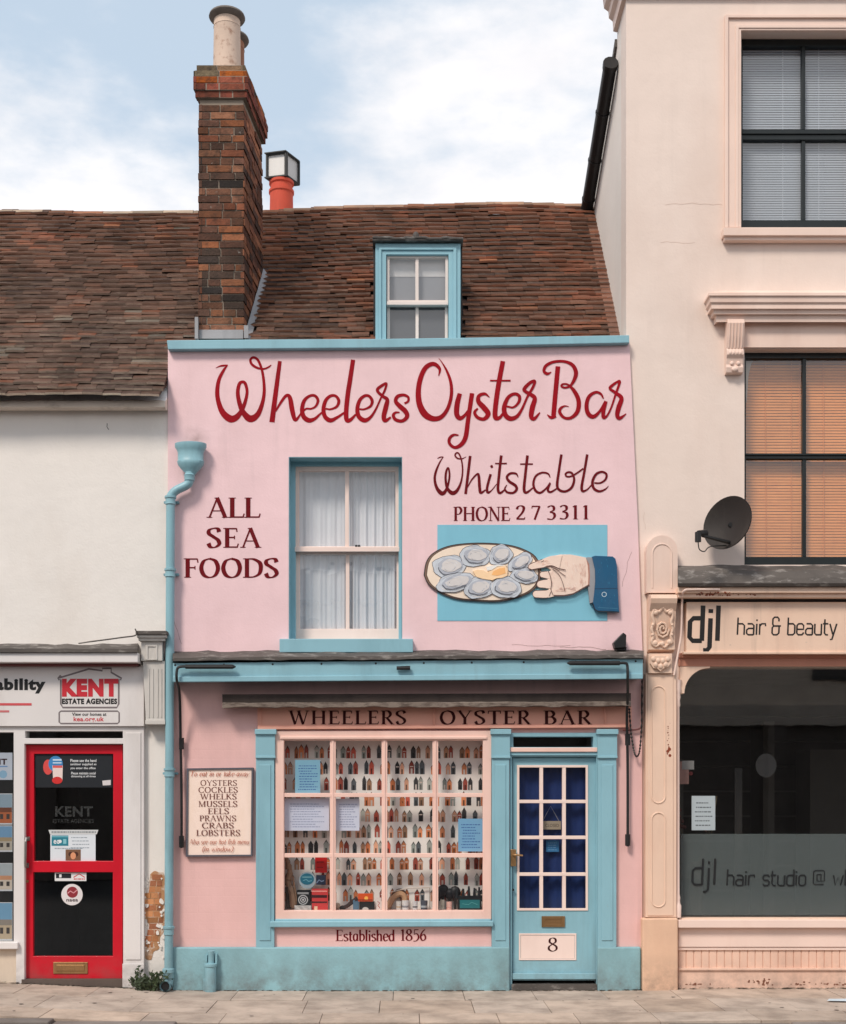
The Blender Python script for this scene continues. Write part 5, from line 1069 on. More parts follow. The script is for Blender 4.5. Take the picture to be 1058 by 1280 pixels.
def strokes(n, x0, x1, y0, y1, ang, cols, ln=(20, 60), wd=(.25, .8), yv=-.0346):
    for _ in range(n):
        x_, y_, l_ = r2.uniform(x0, x1), r2.uniform(y0, y1), r2.uniform(*ln); a_ = ang + r2.uniform(-.3, .3); w0 = r2.uniform(*wd)
        pts = H5([(x_ + math.cos(a_) * l_ * q / 4, y_ + math.sin(a_) * l_ * q / 4 + (q - 2) ** 2 * 1.5) for q in range(5)])
        mb.ribbon([(X(p[0], yv), Z(p[1], yv), w0 * kk * (1 - abs(q - 2) / 2.4)) for q, p in enumerate(pts)], yv, 0, lin(*r2.choice(cols)))
strokes(46, 470, 600, 215, 440, 1.2, [(246, 224, 212), (234, 204, 190), (248, 230, 220)])
strokes(34, 600, 650, 210, 400, 1.5, [(222, 182, 166), (228, 192, 176), (214, 170, 154)])
strokes(26, 380, 540, 455, 490, .0, [(226, 190, 176), (214, 174, 160)], (20, 50))
strokes(20, 330, 420, 310, 440, 1.3, [(228, 196, 182), (244, 222, 210)], (15, 40))
strokes(22, 210, 330, 215, 262, -.2, [(232, 190, 172), (222, 176, 158), (248, 224, 210)], (12, 34), (.25, .6), -.0416)
mb.build('hand', ARTC, S4, bevel=.002)
mb = MB(); mb.pp(H5([(652, 192), (672, 186), (715, 190), (735, 270), (738, 400), (722, 585), (690, 595), (672, 445), (684, 440), (690, 350), (684, 250)]), -.036, -.0042, 0, lin(152, 152, 156)); mb.ring(H5([(735, 270), (738, 400), (722, 585), (690, 595)]), .8, -.0364, 0, INK)
mb.pp(H5([(708, 182), (735, 174), (890, 180), (915, 200), (928, 260), (935, 460), (948, 668), (880, 662), (750, 660), (725, 640), (718, 580), (738, 420), (736, 300)]), -.046, -.0042, 0, lin(14, 84, 122))
mb.ring(H5([(735, 466), (830, 464), (935, 462)]), .9, -.0464, 0, lin(10, 52, 84)); mb.ring(H5([(718, 600), (730, 645), (760, 664), (948, 672)]), 1.5, -.0464, 0, lin(20, 34, 48)); mb.ring(H5([(760, 630), (935, 640)]), .6, -.0464, 0, lin(60, 120, 150))
mb.ring(H5([(815 + 20 * math.cos(t * .5236), 515 + 20 * math.sin(t * .5236)) for t in range(13)]), .8, -.0466, 0, lin(190, 210, 220))
for _ in range(40):
    x_, y_ = r2.uniform(750, 905), r2.uniform(195, 440) if r2.random() < .6 else r2.uniform(480, 620); l_ = r2.uniform(15, 60); w0 = r2.uniform(.3, 1.0)
    mb.ribbon([(X(p[0], -.0462), Z(p[1], -.0462), w0 * kk * (1 - abs(q - 2) / 2.4)) for q, p in enumerate(H5([(x_ + q * 1.2, y_ + l_ * q / 8) for q in range(5)]))], -.0462, 0, lin(*r2.choice([(28, 108, 146), (18, 86, 122), (34, 116, 152), (16, 78, 114)])))
mb.build('cuff', ARTC, S4, bevel=.002)
# ================================================================ pipes, rods, cables
DP = thing('drainpipe', 'pale blue hopper and downpipe between the white and pink fronts', 'drainpipe', base(213, 1236, -.06))
yy = -.075; r = 5.4 / 143
mb = MB(); cx = X(238.5, yy)
mb.lathe([(.128, Z(557.5)), (.138, Z(558)), (.138, Z(562)), (.12, Z(566)), (.112, Z(569)), (.112, Z(579)), (.118, Z(580)), (.112, Z(584)), (.085, Z(589)), (.05, Z(594)), (.042, Z(596))], cx, yy, 28, sx=1.0, sy=.62); mb.build('hopper', BLUEP, DP, smooth=True)
mb = MB(); xp = X(213.2, yy)
mb.tube(smooth_path([(cx - .01, yy, Z(593)), (cx - .01, yy, Z(603)), (cx - .035, yy, Z(609)), (cx - .13, yy, Z(616)), (xp, yy, Z(624)), (xp, yy, Z(634))], 5), r, 16)
mb.tube([(xp, yy, Z(634)), (X(211, yy), yy, Z(1215))], r, 16); mb.build('pipe', BLUEP, DP, smooth=True)
for b in (629, 719, 967, 1163):
    mb = MB(); xb = xp + (X(211, yy) - xp) * (b - 634) / (1215 - 634)
    mb.lathe([(r * 1.02, Z(b + 5)), (r * 1.22, Z(b + 4)), (r * 1.15, Z(b + 2)), (r * 1.15, Z(b - 3)), (r * 1.35, Z(b - 3.5)), (r * 1.35, Z(b - 6)), (r * 1.02, Z(b - 6.5))], xb, yy, 18)
    if b < 1100: mb.box(xb - .066, xb + .066, -.03, -.018, Z(b + 1.5), Z(b - 1.5)); mb.tube([(xb - .056, -.035, Z(b)), (xb - .056, -.0, Z(b))], .011, 8); mb.tube([(xb + .056, -.035, Z(b)), (xb + .056, -.0, Z(b))], .011, 8)
    mb.build('collar', BLUEP, DP, smooth=True)
for b in (600,):
    mb = MB(); mb.lathe([(r * 1.02, Z(b + 4)), (r * 1.2, Z(b + 3.5)), (r * 1.2, Z(b - 2)), (r * 1.3, Z(b - 3)), (r * 1.02, Z(b - 5))], cx - .01, yy, 18); mb.build('collar', BLUEP, DP, smooth=True)
mb = MB(); xb = X(210.6, yy)
mb.lathe([(r * 1.02, Z(1222)), (r * 1.3, Z(1221)), (r * 1.3, Z(1215)), (r * 1.45, Z(1214)), (r * 1.4, Z(1210)), (r * 1.02, Z(1208.5))], xb, yy, 18)
q = smooth_path([(xb, yy, Z(1218)), (xb, yy, Z(1226)), (xb - .006, yy - .03, Z(1231)), (xb - .015, yy - .09, Z(1233, -.15))], 5); mb.tube(q, r * 1.1, 18, caps=False); mb.tube([q[-2], q[-1]], r * 1.25, 18, caps=False); mb.tube([Vector(q[-1]) + Vector((0, .03, 0)), Vector(q[-1]) + Vector((0, .028, 0))], r * 1.08, 18, 1); mb.build('shoe', [BLUEP, BLACK], DP, smooth=True)
VP = thing('vent_pipe', 'short pale blue stub pipe standing against the blue plinth', 'pipe', base(262, 1240, -.1))
mb = MB(); q = -.1; cx = X(264, q)
mb.lathe([(.026, Z(1205)), (.026, Z(1190)), (.03, Z(1188.5)), (.03, Z(1187))], cx, q, 14); mb.build('upper_pipe', BLUEP, VP, smooth=True)
mb = MB(); mb.lathe([(.05, Z(1243)), (.048, Z(1207)), (.056, Z(1206)), (.056, Z(1203)), (.03, Z(1202))], cx - .004, q, 16); mb.build('socket', BLUEP, VP, smooth=True)
mb = MB(); mb.tube([(cx - .057, q + .02, Z(1241)), (cx - .057, q + .02, Z(1222))], .014, 10); mb.box(cx - .05, cx - .035, q, -.05, Z(1200), Z(1193)); mb.box(cx + .035, cx + .05, q, -.05, Z(1204), Z(1191)); mb.build('bracket', BLUEP, VP)
# awning rods
def rod(pts, r_, label, ybar, hx0, hx1, hb, knots):
    A = thing('awning_rod', label, 'awning rod', pts[-1], 'iron awning rods on the blue beam')
    mb = MB(); mb.tube(smooth_path(pts, 5), r_, 8)
    for k in knots: mb.tube([(k[0], k[1], k[2] + .05), (k[0], k[1], k[2] - .05)], r_ * 1.9, 8)
    mb.build('rod', BLACK, A, smooth=True)
    mb = MB(); s = 1 if hx1 > hx0 else -1
    mb.tube([(X(hx0, ybar), ybar, Z(hb, ybar)), (X(hx1 - s * 4, ybar), ybar, Z(hb, ybar)), (X(hx1, ybar), ybar, Z(hb, ybar))], [.019, .019, .004], 8); mb.build('crank_arm', BLACK, A)
yb = -.31
rod([(X(238, yb), yb, Z(833.5, yb)), (X(226, yb), yb, Z(833.5, yb)), (X(221.5, yb), yb, Z(837, yb)), (X(221, yb), yb, Z(850, yb)), (X(224.5, -.16), -.16, Z(868, -.16)), (X(226, -.06), -.06, Z(930)), (X(227, -.05), -.05, Z(1000)), (X(227, -.05), -.05, Z(1060))], .012, 'black iron rod hanging at the pink wall between the downpipe and the framed board', yb, 232, 295, 833.5, [(X(227, -.05), -.05, Z(930)), (X(227, -.05), -.05, Z(1052))])
rod([(X(775, yb), yb, Z(829, yb)), (X(781, yb), yb, Z(829, yb)), (X(784.5, yb), yb, Z(832, yb)), (X(785, yb), yb, Z(850, yb)), (X(785, -.2), -.2, Z(872, -.2)), (X(784, -.1), -.1, Z(900)), (X(785, -.05), -.05, Z(960)), (X(785, -.05), -.05, Z(1058))], .012, 'black iron rod hanging between the blue door and the peach pilaster', yb, 775, 709, 829, [(X(785, -.06), -.06, Z(925)), (X(785, -.05), -.05, Z(1050))])
mb = MB(); mb.tube([(X(496, yb), yb + .02, Z(835, yb)), (X(513, yb), yb + .02, Z(834.6, yb))], [.016, .018], 8); tag(mb.build('awning_hook', BLACK), 'small black peg in the middle of the blue beam', 'hook')
# cable and chain by the right edge of the pink front
mb = MB(); cp = smooth_path([(X(803), -.03, Z(846)), (X(801.5), -.03, Z(880)), (X(802), -.03, Z(905)), (X(797), -.03, Z(912)), (X(778), -.03, Z(913))], 6); mb.tube(cp, .007, 6); tag(mb.build('cable', MAROON_C := paint('painted cable', lin(120, 70, 66), .6)), 'thin painted cable turning along the pink wall right of the blue pilaster', 'cable')
mb = MB(); cp = smooth_path([(X(787, -.06), -.06, Z(886)), (X(789, -.06), -.06, Z(915)), (X(793, -.06), -.06, Z(940)), (X(796.5, -.06), -.06, Z(946)), (X(800, -.06), -.06, Z(938)), (X(802.5, -.06), -.06, Z(905)), (X(803, -.06), -.06, Z(850))], 12)
mb.tube([cp[0], cp[-1]][:1] + cp[1:], [.004 + .006 * (i % 2) for i in range(len(cp))], 6); tag(mb.build('chain', BLACK, smooth=False), 'looped black chain hanging beside the peach pilaster', 'chain')
mb = MB(); mb.tube(smooth_path([(X(104), -.15, Z(807)), (X(120), -.21, Z(806)), (X(140), -.19, Z(803)), (X(158), -.17, Z(800)), (X(170, -.19), -.19, Z(794, -.19)), (X(169, -.2), -.2, Z(786, -.2))], 5), .006, 6); tag(mb.build('cable', LEADD), 'loose grey cable on the white ledge left of the grey console', 'cable')
mb = MB(); mb.tube(smooth_path([(X(900, -.18), -.185, Z(737, -.18)), (X(866, -.18), -.185, Z(737, -.18)), (X(855, -.18), -.185, Z(739, -.18)), (X(853, -.1), -.1, Z(752, -.1)), (X(852, -.06), -.06, Z(790)), (X(849, -.06), -.06, Z(812)), (X(843, -.07), -.065, Z(845))], 6), .009, 6); tag(mb.build('cable', PEACHL), 'peach painted cable looping down past the black salon lettering', 'cable')
# floodlight stub
FLD = thing('wall_lamp', 'small black lamp box on the pink wall above the blue beam', 'lamp', base(776, 812))
mb = MB(); mb.pp([(767.5, 803), (779.5, 790.5), (783.5, 793.5), (783, 809.5), (769.5, 810.5)], -.13, -.03); mb.build('housing', BLACK, FLD, bevel=.006)
mb = MB(); mb.pp([(771, 810), (783.5, 809), (783.5, 813), (771, 813)], -.1, -.0005); mb.build('bracket', BLACK, FLD)
# satellite dish
SD = thing('satellite_dish', 'dark grey satellite dish on the cream wall', 'satellite dish', base(912, 690, -.1))
cen = Vector((X(909, -.28), -.28, Z(653, -.28))); nrm = Vector((-.72, -.66, .16)).normalized()
ax = nrm.cross(Vector((0, 0, 1))).normalized(); ay = ax.cross(nrm).normalized(); ang = R(-14); ax, ay = ax * math.cos(ang) + ay * math.sin(ang), ay * math.cos(ang) - ax * math.sin(ang)
mb = MB(); v = []; f = []; NR, NS = 8, 40
for i in range(NR + 1):
    rr_ = i / NR
    for k in range(NS):
        t = k * 2 * math.pi / NS; v.append(cen + ax * (rr_ * .235 * math.cos(t)) + ay * (rr_ * .232 * math.sin(t)) + nrm * (.07 * rr_ * rr_ - .07))
for i in range(NR):
    for k in range(NS): f.append((i * NS + k, i * NS + (k + 1) % NS, (i + 1) * NS + (k + 1) % NS, (i + 1) * NS + k))
nv = len(v); v += [p - nrm * .012 for p in v]; f += [tuple(q + nv for q in reversed(g)) for g in f]
f += [(NR * NS + k, NR * NS + (k + 1) % NS, nv + NR * NS + (k + 1) % NS, nv + NR * NS + k) for k in range(NS)]
mb.add(v, f); mb.build('dish', DISH, SD, smooth=True)
lnb = Vector((X(873, -.5), -.5, Z(669, -.5)))
mb = MB(); a = cen - ay * .19 + nrm * .0; mb.tube([a, lnb + Vector((.04, .02, -.0))], [.016, .013], 8); mb.build('feed_arm', BLACK, SD)
mb = MB(); mb.tube([lnb + Vector((.075, .06, .03)), lnb + Vector((.0, -.02, .01))], [.03, .026], 12); mb.tube([lnb + Vector((-.005, -.02, .02)), lnb + Vector((-.005, -.02, -.06))], .026, 12); mb.build('receiver', BLACK, SD)
mb = MB(); mb.tube(smooth_path([lnb + Vector((-.005, -.02, -.05)), lnb + Vector((.01, -.0, -.115)), lnb + Vector((.06, .03, -.13)), lnb + Vector((.12, .08, -.08)), a + Vector((-.02, .03, -.02))], 6), .0045, 6); mb.build('lead_cable', BLACK, SD)
mb = MB(); mb.tube([cen - nrm * .06, cen + Vector((.03, .2, -.02)), Vector((X(920), .03, Z(655)))], .02, 8); mb.box(X(912), X(928), .018, .0295, Z(668), Z(640)); mb.build('wall_bracket', BLACK, SD)
# chimney pot behind the ridge
CP = thing('chimney_stack', 'red clay pot with a square metal cowl behind the ridge', 'chimney', (X(352, 2.9), 2.9, 7.0))
dep = 2.9; cx = X(352, dep)
mb = MB(); mb.box(cx - .28, cx + .28, dep - .28, dep + .28, 6.2, 7.72); mb.build('brick_stack', MORTAR, CP)
mb = MB(); zt_ = Z(228, dep)
mb.lathe([(.14, 7.7), (.128, Z(250, dep)), (.128, Z(243, dep)), (.14, Z(242, dep)), (.14, Z(239, dep)), (.124, Z(238, dep)), (.122, Z(232, dep)), (.137, Z(231, dep)), (.137, zt_), (.1, zt_)], cx, dep, 24); mb.build('chimney_pot', CLAY, CP, smooth=True)
mb = MB(); ca, sa = math.cos(R(26)), math.sin(R(26)); h = .165; z0, z1 = Z(226, dep), Z(197, dep)
uu, vv = Vector((.96, -.22, 0)).normalized() * .215, Vector((.5, .86, 0)).normalized() * .23
o0 = Vector((cx - .15, dep - .06, z0))
mb.obox(o0, uu, vv, (0, 0, z1 - z0), 0); 
for (p, a_, b_) in ((o0, uu, Vector((0, 0, z1 - z0))), (o0 + uu, vv, Vector((0, 0, z1 - z0)))):
    nn = a_.normalized().cross(Vector((0, 0, 1))) * .012
    for q0, q1 in ((p, p + a_), (p + b_, p + a_ + b_), (p, p + b_), (p + a_, p + a_ + b_)): mb.tube([q0 + nn, q1 + nn], .014, 6, 1)
mb.obox(o0 + Vector((-.03, -.03, z1 - z0)), uu * 1.15, vv * 1.15, (0, 0, .012), 1); mb.obox(o0 + Vector((-.03, -.03, -.012)), uu * 1.15, vv * 1.15, (0, 0, .012), 1)
mb.build('cowl', [paint('galvanised metal', lin(188, 186, 184), .5, .1, .1, 40, metal=.3), BLACK], CP)
# ================================================================ curtains, blinds, things in windows
def sheet(px0, px1, py0, py1, d, amp, wl, seed, nx=120, droop=0.0):
    rr = random.Random(seed); ph = [rr.uniform(0, 6.28) for _ in range(4)]; v = []; f = []; x0, x1 = X(px0), X(px1); ny = 10
    def yo(x, t): return d + amp * (math.sin(x * wl + ph[0] + .5 * math.sin(x * wl * .31 + ph[1])) + .5 * math.sin(x * wl * 2.3 + ph[2])) * (.55 + .45 * t)
    for j in range(ny + 1):
        for i in range(nx + 1): x = x0 + (x1 - x0) * i / nx; v.append((x, yo(x, j / ny), Z(py0) + (Z(py1) - Z(py0)) * j / ny))
    for j in range(ny):
        for i in range(nx): q = j * (nx + 1) + i; f.append((q, q + 1, q + nx + 2, q + nx + 1))
    return v, f, yo
mb = MB(); v, f, _ = sheet(364, 436, 574, 806, .268, .009, 62, 1); mb.add(v, f); tag(mb.build('net_curtain', CLOTH, smooth=True, normals=False), 'white net curtain behind the left half of the pink wall sash window', 'curtain', 'net curtains in the sash window')
mb = MB(); v, f, _ = sheet(434, 508, 574, 806, .272, .013, 75, 2); mb.add(v, f); tag(mb.build('net_curtain', CLOTH, smooth=True, normals=False), 'white pleated net curtain behind the right half of the pink wall sash window', 'curtain', 'net curtains in the sash window')
# printed beach hut curtain
mb = MB(); cd = .185; v, f, yo = sheet(338, 622, 905, 1150, cd, .004, 17, 3); mb.add(v, f, 0, lin(240, 237, 232)); rr = random.Random(19)
HC = [(176, 106, 68), (138, 66, 54), (150, 154, 148), (48, 48, 50), (190, 122, 84), (168, 78, 62), (128, 136, 132), (196, 148, 122), (74, 80, 84), (146, 112, 88), (184, 112, 72)]
def hutq(poly, c, off):
    mb.add([(X(a), yo(X(a), .5) - off, Z(b)) for a, b in poly], [tuple(range(len(poly)))], 0, c)
by = 947.0; row = 0
while by < 1146:
    a = 342 + rr.uniform(0, 10)
    while a < 616:
        n = rr.choice([1, 1, 2, 2, 2, 3])
        for k in range(n):
            wd = rr.uniform(5, 6.6); hh = rr.uniform(10.5, 13.5); c = rr.choice(HC); q = rr.uniform(1.0, 1.3); cl = lin(*[min(255, s_ * q) for s_ in c]); b = by + rr.uniform(-.5, .5)
            pk = b - hh - rr.uniform(2.5, 4.5)
            hutq([(a, b), (a + wd, b), (a + wd, b - hh + 2), (a + wd / 2, pk), (a, b - hh + 2)], cl, .0012)
            dk = lin(*[s_ * .6 for s_ in c]); hutq([(a + wd * .32, b), (a + wd * .68, b), (a + wd * .68, b - hh * .55), (a + wd * .32, b - hh * .55)], dk if rr.random() < .7 else lin(200, 190, 182), .0018)
            e_ = 1.0; hutq([(a - e_, b - hh + 2.6), (a + wd / 2, pk - 1), (a + wd + e_, b - hh + 2.6), (a + wd / 2, pk + 1.3)], dk, .0024)
            if rr.random() < .3: hutq([(a + 1, b - hh * .8), (a + wd - 1, b - hh * .8), (a + wd - 1, b - hh * .7), (a + 1, b - hh * .7)], lin(215, 200, 190), .003)
            a += wd + rr.uniform(.3, 1.0)
        a += rr.uniform(3.5, 8)
    by += 20.2; row += 1
tag(mb.build('patterned_curtain', PRINT, normals=False), 'pale curtain printed with rows of little beach huts filling the shop window', 'curtain')
# cards taped in the shop window
def card(px0, px1, py0, py1, d, col, label, cat='notice', group=None, rows=9, ink=lin(120, 122, 150), title=None, name='paper_notice', tilt=0.0, fill=.35):
    C_ = MB(); C_.pp([(px0, py0), (px1, py0 - tilt), (px1, py1 - tilt), (px0, py1)], d - .002, d, 0, col)
    w_ = px1 - px0; h_ = py1 - py0
    if title: C_.pp([(px0 + w_ * .2, py0 + 2), (px1 - w_ * .2, py0 + 2 - tilt), (px1 - w_ * .2, py0 + 4.2 - tilt), (px0 + w_ * .2, py0 + 4.2)], d - .0026, d - .0021, 0, title)
    if rows: scribble(C_, px0 + w_ * .12, px1 - w_ * .1, py0 + h_ * .14, py1 - h_ * .08, rows, d - .0023, ink, 0, fill)
    return tag(C_.build(name, PAPERM), label, cat, group)
GN = 'notices taped inside the pink shop window'; sky_c = lin(128, 184, 214)
card(369, 400.5, 950, 992, .05, lin(132, 182, 206), 'pale blue notice hanging in the top left pane of the shop window', group=GN, rows=10, ink=lin(70, 110, 170))
card(355.8, 411.5, 998, 1038.5, .05, lin(214, 218, 236), 'wide white double menu sheet in the middle left pane of the shop window', group=GN, rows=10, ink=lin(160, 166, 196))
card(420, 449.5, 998.5, 1038.5, .05, lin(216, 219, 236), 'narrow white menu sheet in the middle row beside the wide one', group=GN, rows=10, ink=lin(160, 166, 196))
card(573, 603.5, 1023.5, 1064.5, .05, lin(124, 176, 212), 'blue notice in the right end pane of the middle row', group=GN, rows=9, ink=lin(70, 110, 170))
# goods standing on the window board
zb = Z(1138.6)
def good(name, label, cat, px0, px1, py0, py1, d, dep, col, deco=None, mat=FLATC, stand=True):
    mb = MB(); mb.box(X(px0), X(px1), d, d + dep, zb if stand else Z(py1), Z(py0), 0, col)
    if deco: deco(mb)
    return tag(mb.build(name, mat), label, cat)
gd = .05
good('book', 'bright red book propped high in the bottom left window pane', 'book', 393, 408, 1072, 1092, gd + .05, .02, lin(206, 28, 30), lambda m: (m.quad(396, 405, 1077, 1078.5, gd + .049, 0, lin(150, 15, 18)), m.quad(396, 404, 1084, 1085, gd + .049, 0, lin(150, 15, 18))), stand=False)
mb = MB(); e = gd + .03; mb.disc(384.5, 1100.5, 10.5, e, 0, lin(160, 176, 186), 26); mb.disc(384, 1099, 8.6, e - .002, 0, lin(36, 108, 132), 22, ry=7.2); mb.quad(378, 390, 1096, 1097.2, e - .003, 0, lin(120, 170, 180)); mb.ring([(379, 1101), (383, 1099.5), (386, 1102), (390, 1101)], .8, e - .003, 0, lin(120, 180, 196))
tag(mb.build('plate', FLATC), 'round teal plate propped beneath the red book', 'plate')
good('box', 'small navy box under the red book and right of the teal plate', 'box', 394.5, 406.5, 1095, 1107, gd + .03, .05, lin(32, 44, 66), lambda m: m.ring([(396, 1104), (399, 1100), (402, 1102), (405, 1101)], 1.0, gd + .029, 0, lin(130, 150, 180)), stand=False)
def ringdeco(m):
    e = gd - .001
    for rr_, c in ((6.2, lin(190, 190, 192)), (5.0, lin(40, 40, 44)), (3.6, lin(190, 190, 192)), (2.4, lin(40, 40, 44)), (1.2, lin(200, 200, 200))): m.disc(379, 1125, rr_, e, 0, c); e -= .0004
    m.quad(372, 386, 1115.5, 1118, gd - .001, 0, lin(150, 150, 152))
good('box', 'black box with a pale ring emblem at the bottom left of the shop window', 'box', 370.5, 387.5, 1113.5, 1132, gd, .05, lin(20, 20, 24), ringdeco)
good('card_stand', 'low white card under the black ring box', 'card', 368, 389, 1132.5, 1138, gd - .03, .02, lin(222, 220, 218))
def stripes(m): m.quad(389.5, 409, 1119, 1122.5, gd - .001, 0, lin(60, 22, 26)); m.quad(389.5, 409, 1113.5, 1115, gd - .001, 0, lin(240, 160, 150)); m.quad(389.5, 409, 1127, 1129, gd - .001, 0, lin(70, 26, 28)); m.quad(393, 397, 1133, 1138, gd - .001, 0, lin(230, 200, 170))
good('box', 'coral red striped box beside the black ring box', 'box', 389.5, 409.5, 1112, 1138, gd, .06, lin(200, 62, 62), stripes)
mb = MB(); rr = random.Random(33)   # driftwood
pt = smooth_path([(356, 1072), (361, 1090), (359, 1104), (364, 1118), (366, 1136)], 6); mb.tube([(X(a), gd + .06 + rr.uniform(-.01, .01), Z(b)) for a, b in pt], [.02 + .022 * (i / len(pt)) + rr.uniform(-.005, .005) for i in range(len(pt))], 8, 0, lin(150, 120, 98)); mb.tube([(X(357), gd + .04, Z(1110)), (X(360), gd + .05, Z(1137))], [.012, .02], 6, 0, lin(60, 48, 40)); mb.tube([(X(366), gd + .04, Z(1100)), (X(372), gd + .03, Z(1137))], [.006, .01], 6, 0, lin(140, 110, 88))
tag(mb.build('driftwood', FLATC, smooth=True), 'grey brown driftwood standing in the bottom left corner of the shop window', 'driftwood')
good('box', 'orange box with a yellow spot, set on a dark block in the second bottom pane', 'box', 447.5, 466, 1118, 1127.5, gd, .06, lin(214, 84, 34), lambda m: (m.disc(458, 1123, 2.4, gd - .001, 0, lin(250, 190, 90)), m.quad(447.5, 466, 1124.6, 1125.8, gd - .001, 0, lin(120, 40, 20))), stand=False)
good('block', 'dark block beneath the orange box', 'block', 449, 468, 1128, 1138, gd + .005, .06, lin(28, 28, 30), lambda m: m.disc(457, 1137, 4, gd + .004, 0, lin(190, 188, 184), ry=3))
mb = MB(); q = smooth_path([(424, 1137, 0), (433, 1134, 0), (441, 1128, 0), (447, 1125, 0)], 4); mb.tube([(X(a), gd + .04, Z(b)) for a, b, _ in q], [.012 + .014 * i / len(q) for i in range(len(q))], 7, 0, lin(56, 40, 38)); mb.ball(X(421), gd + .05, Z(1134), .03, .03, .03, 0, lin(180, 160, 140)); mb.ball(X(428), gd + .05, Z(1136), .03, .03, .02, 0, lin(40, 34, 34))
tag(mb.build('ornament', FLATC, smooth=True), 'dark ornament lying left of the orange box', 'ornament')
good('tin', 'small steel blue tin leaning against the dark block', 'tin', 441, 448.5, 1126, 1138, gd + .02, .05, lin(84, 116, 140))
good('card_stand', 'small white card with a red mark right of the orange box', 'card', 470.5, 476.5, 1123, 1138, gd + .01, .015, lin(220, 214, 210), lambda m: m.ring([(472, 1127), (475, 1129), (472.5, 1132), (475, 1135)], .8, gd + .009, 0, lin(180, 60, 56)))
def pot(label, a, b, t, col, band_c, d=gd + .05):
    mb = MB(); cx = X((a + b) / 2); r_ = (X(b) - X(a)) / 2; mb.lathe([(r_ * .92, zb), (r_ * .95, zb + .01), (r_ * .95, Z(t) - .03), (r_, Z(t) - .028), (r_, Z(t))], cx, d, 14, 0, c=col)
    mb.lathe([(r_ * .96, zb + .02), (r_ * .97, zb + .022), (r_ * .97, Z(t) - .045), (r_ * .96, Z(t) - .043)], cx, d, 14, 0, c=band_c); tag(mb.build('jar', FLATC, smooth=False), label, 'jar', 'jars along the shop window board')
pot('white jar with a tan band, leftmost of the jars', 495, 502, 1128, lin(206, 204, 200), lin(186, 160, 130))
pot('larger white jar with a dark rim beside the tan banded jar', 502.5, 511.5, 1127, lin(214, 214, 214), lin(140, 140, 146))
pot('white jar with a black band before the third bar of the window', 516, 522.5, 1128, lin(206, 206, 208), lin(58, 58, 62))
pot('grey blue jar with a pale band, last in the third bottom pane', 526, 535, 1127, lin(70, 78, 90), lin(160, 172, 178))
pot('pale green jar in the fourth bottom pane', 551, 556.5, 1126, lin(196, 200, 186), lin(170, 176, 162))
pot('pink jar in the fourth bottom pane', 558.5, 566, 1128.5, lin(226, 182, 170), lin(214, 160, 150))
mb = MB(); q = smooth_path([(X(485), gd + .1, Z(1137)), (X(491), gd + .1, Z(1125)), (X(500), gd + .1, Z(1119)), (X(506), gd + .1, Z(1124)), (X(505), gd + .1, Z(1137))], 5); mb.tube(q, .026, 8, 0, lin(190, 150, 116)); q = [(p[0], p[1] + .03, p[2] + .03) for p in q]; mb.tube(q, .016, 6, 0, lin(90, 64, 50)); tag(mb.build('basket', FLATC, smooth=True), 'tan arched basket handle behind the jars of the third pane', 'basket')
mb = MB(); mb.tube([(X(488), gd + .1, Z(1117)), (X(510), gd + .1, Z(1112)), (X(538), gd + .1, Z(1111))], .005, 6, 0, lin(210, 200, 190)); mb.tube([(X(488), gd + .1, Z(1117)), (X(488), gd + .1, Z(1139))], .004, 6, 0, lin(160, 150, 140)); mb.tube([(X(538), gd + .1, Z(1111)), (X(538), gd + .1, Z(1139))], .004, 6, 0, lin(160, 150, 140)); tag(mb.build('rail', FLATC), 'thin pale rail arching over the jars of the third pane', 'rail')
def bottles(m): 
    for a, b in ((572, 1111), (580, 1112), (587, 1109), (594, 1111), (600, 1110)): m.tube([(X(a), gd + .04, Z(b)), (X(a), gd + .04, Z(1124))], [.008, .016], 8, 0, lin(26, 30, 34))
good('box', 'black box with a teal label at the right end of the shop window', 'box', 573, 602.5, 1121, 1138, gd + .01, .06, lin(16, 20, 24), lambda m: (m.quad(575, 600, 1125, 1135.5, gd + .009, 0, lin(24, 112, 118)), m.ring([(578, 1130), (586, 1131), (590, 1128), (597, 1131)], .6, gd + .008, 0, lin(90, 170, 170)), bottles(m)))
mb = MB(); rr = random.Random(14)
for a, b, s_ in ((548, 1118, .05), (555, 1115, .05), (563, 1119, .045), (570, 1117, .05)): mb.ball(X(a), gd + .1, Z(b), s_, .03, s_ * 1.1, 0, lin(30, 30, 34)); mb.tube([(X(a), gd + .1, Z(b)), (X(a), gd + .1, Z(1139))], .012, 6, 0, lin(40, 34, 32))
tag(mb.build('ornament', FLATC, smooth=True), 'row of dark rounded ornaments behind the jars of the fourth pane', 'ornament')
# door blind, closed sign, note
mb = MB(); v, f, _ = sheet(643, 740, 950, 1142, .125, .011, 34, 8, 90); mb.add(v, f); tag(mb.build('door_blind', paint('navy blind', lin(26, 52, 112), .8, .08, .15, 80, da=0), normals=False, smooth=True), 'navy blue cloth blind behind the panes of the blue door', 'blind')
HS = thing('hanging_sign', 'small buff sign hung on a string behind the blue door panes', 'sign', base(690, 1035, .1))
mb = MB(); mb.pp([(679, 1026.5), (701.5, 1026.5), (701.5, 1037), (679, 1037)], .082, .088, 0, lin(176, 160, 140)); mb.text('CLOSED', 682, 699, 1030, 1034, .0815, .0, 0, lin(80, 64, 54)); mb.build('board', FLATC, HS)
mb = MB(); mb.tube([(X(680), .085, Z(1026.5)), (X(690), .085, Z(1008)), (X(700.5), .085, Z(1026.5))], .003, 5, 0, lin(150, 150, 160)); mb.build('string', FLATC, HS)
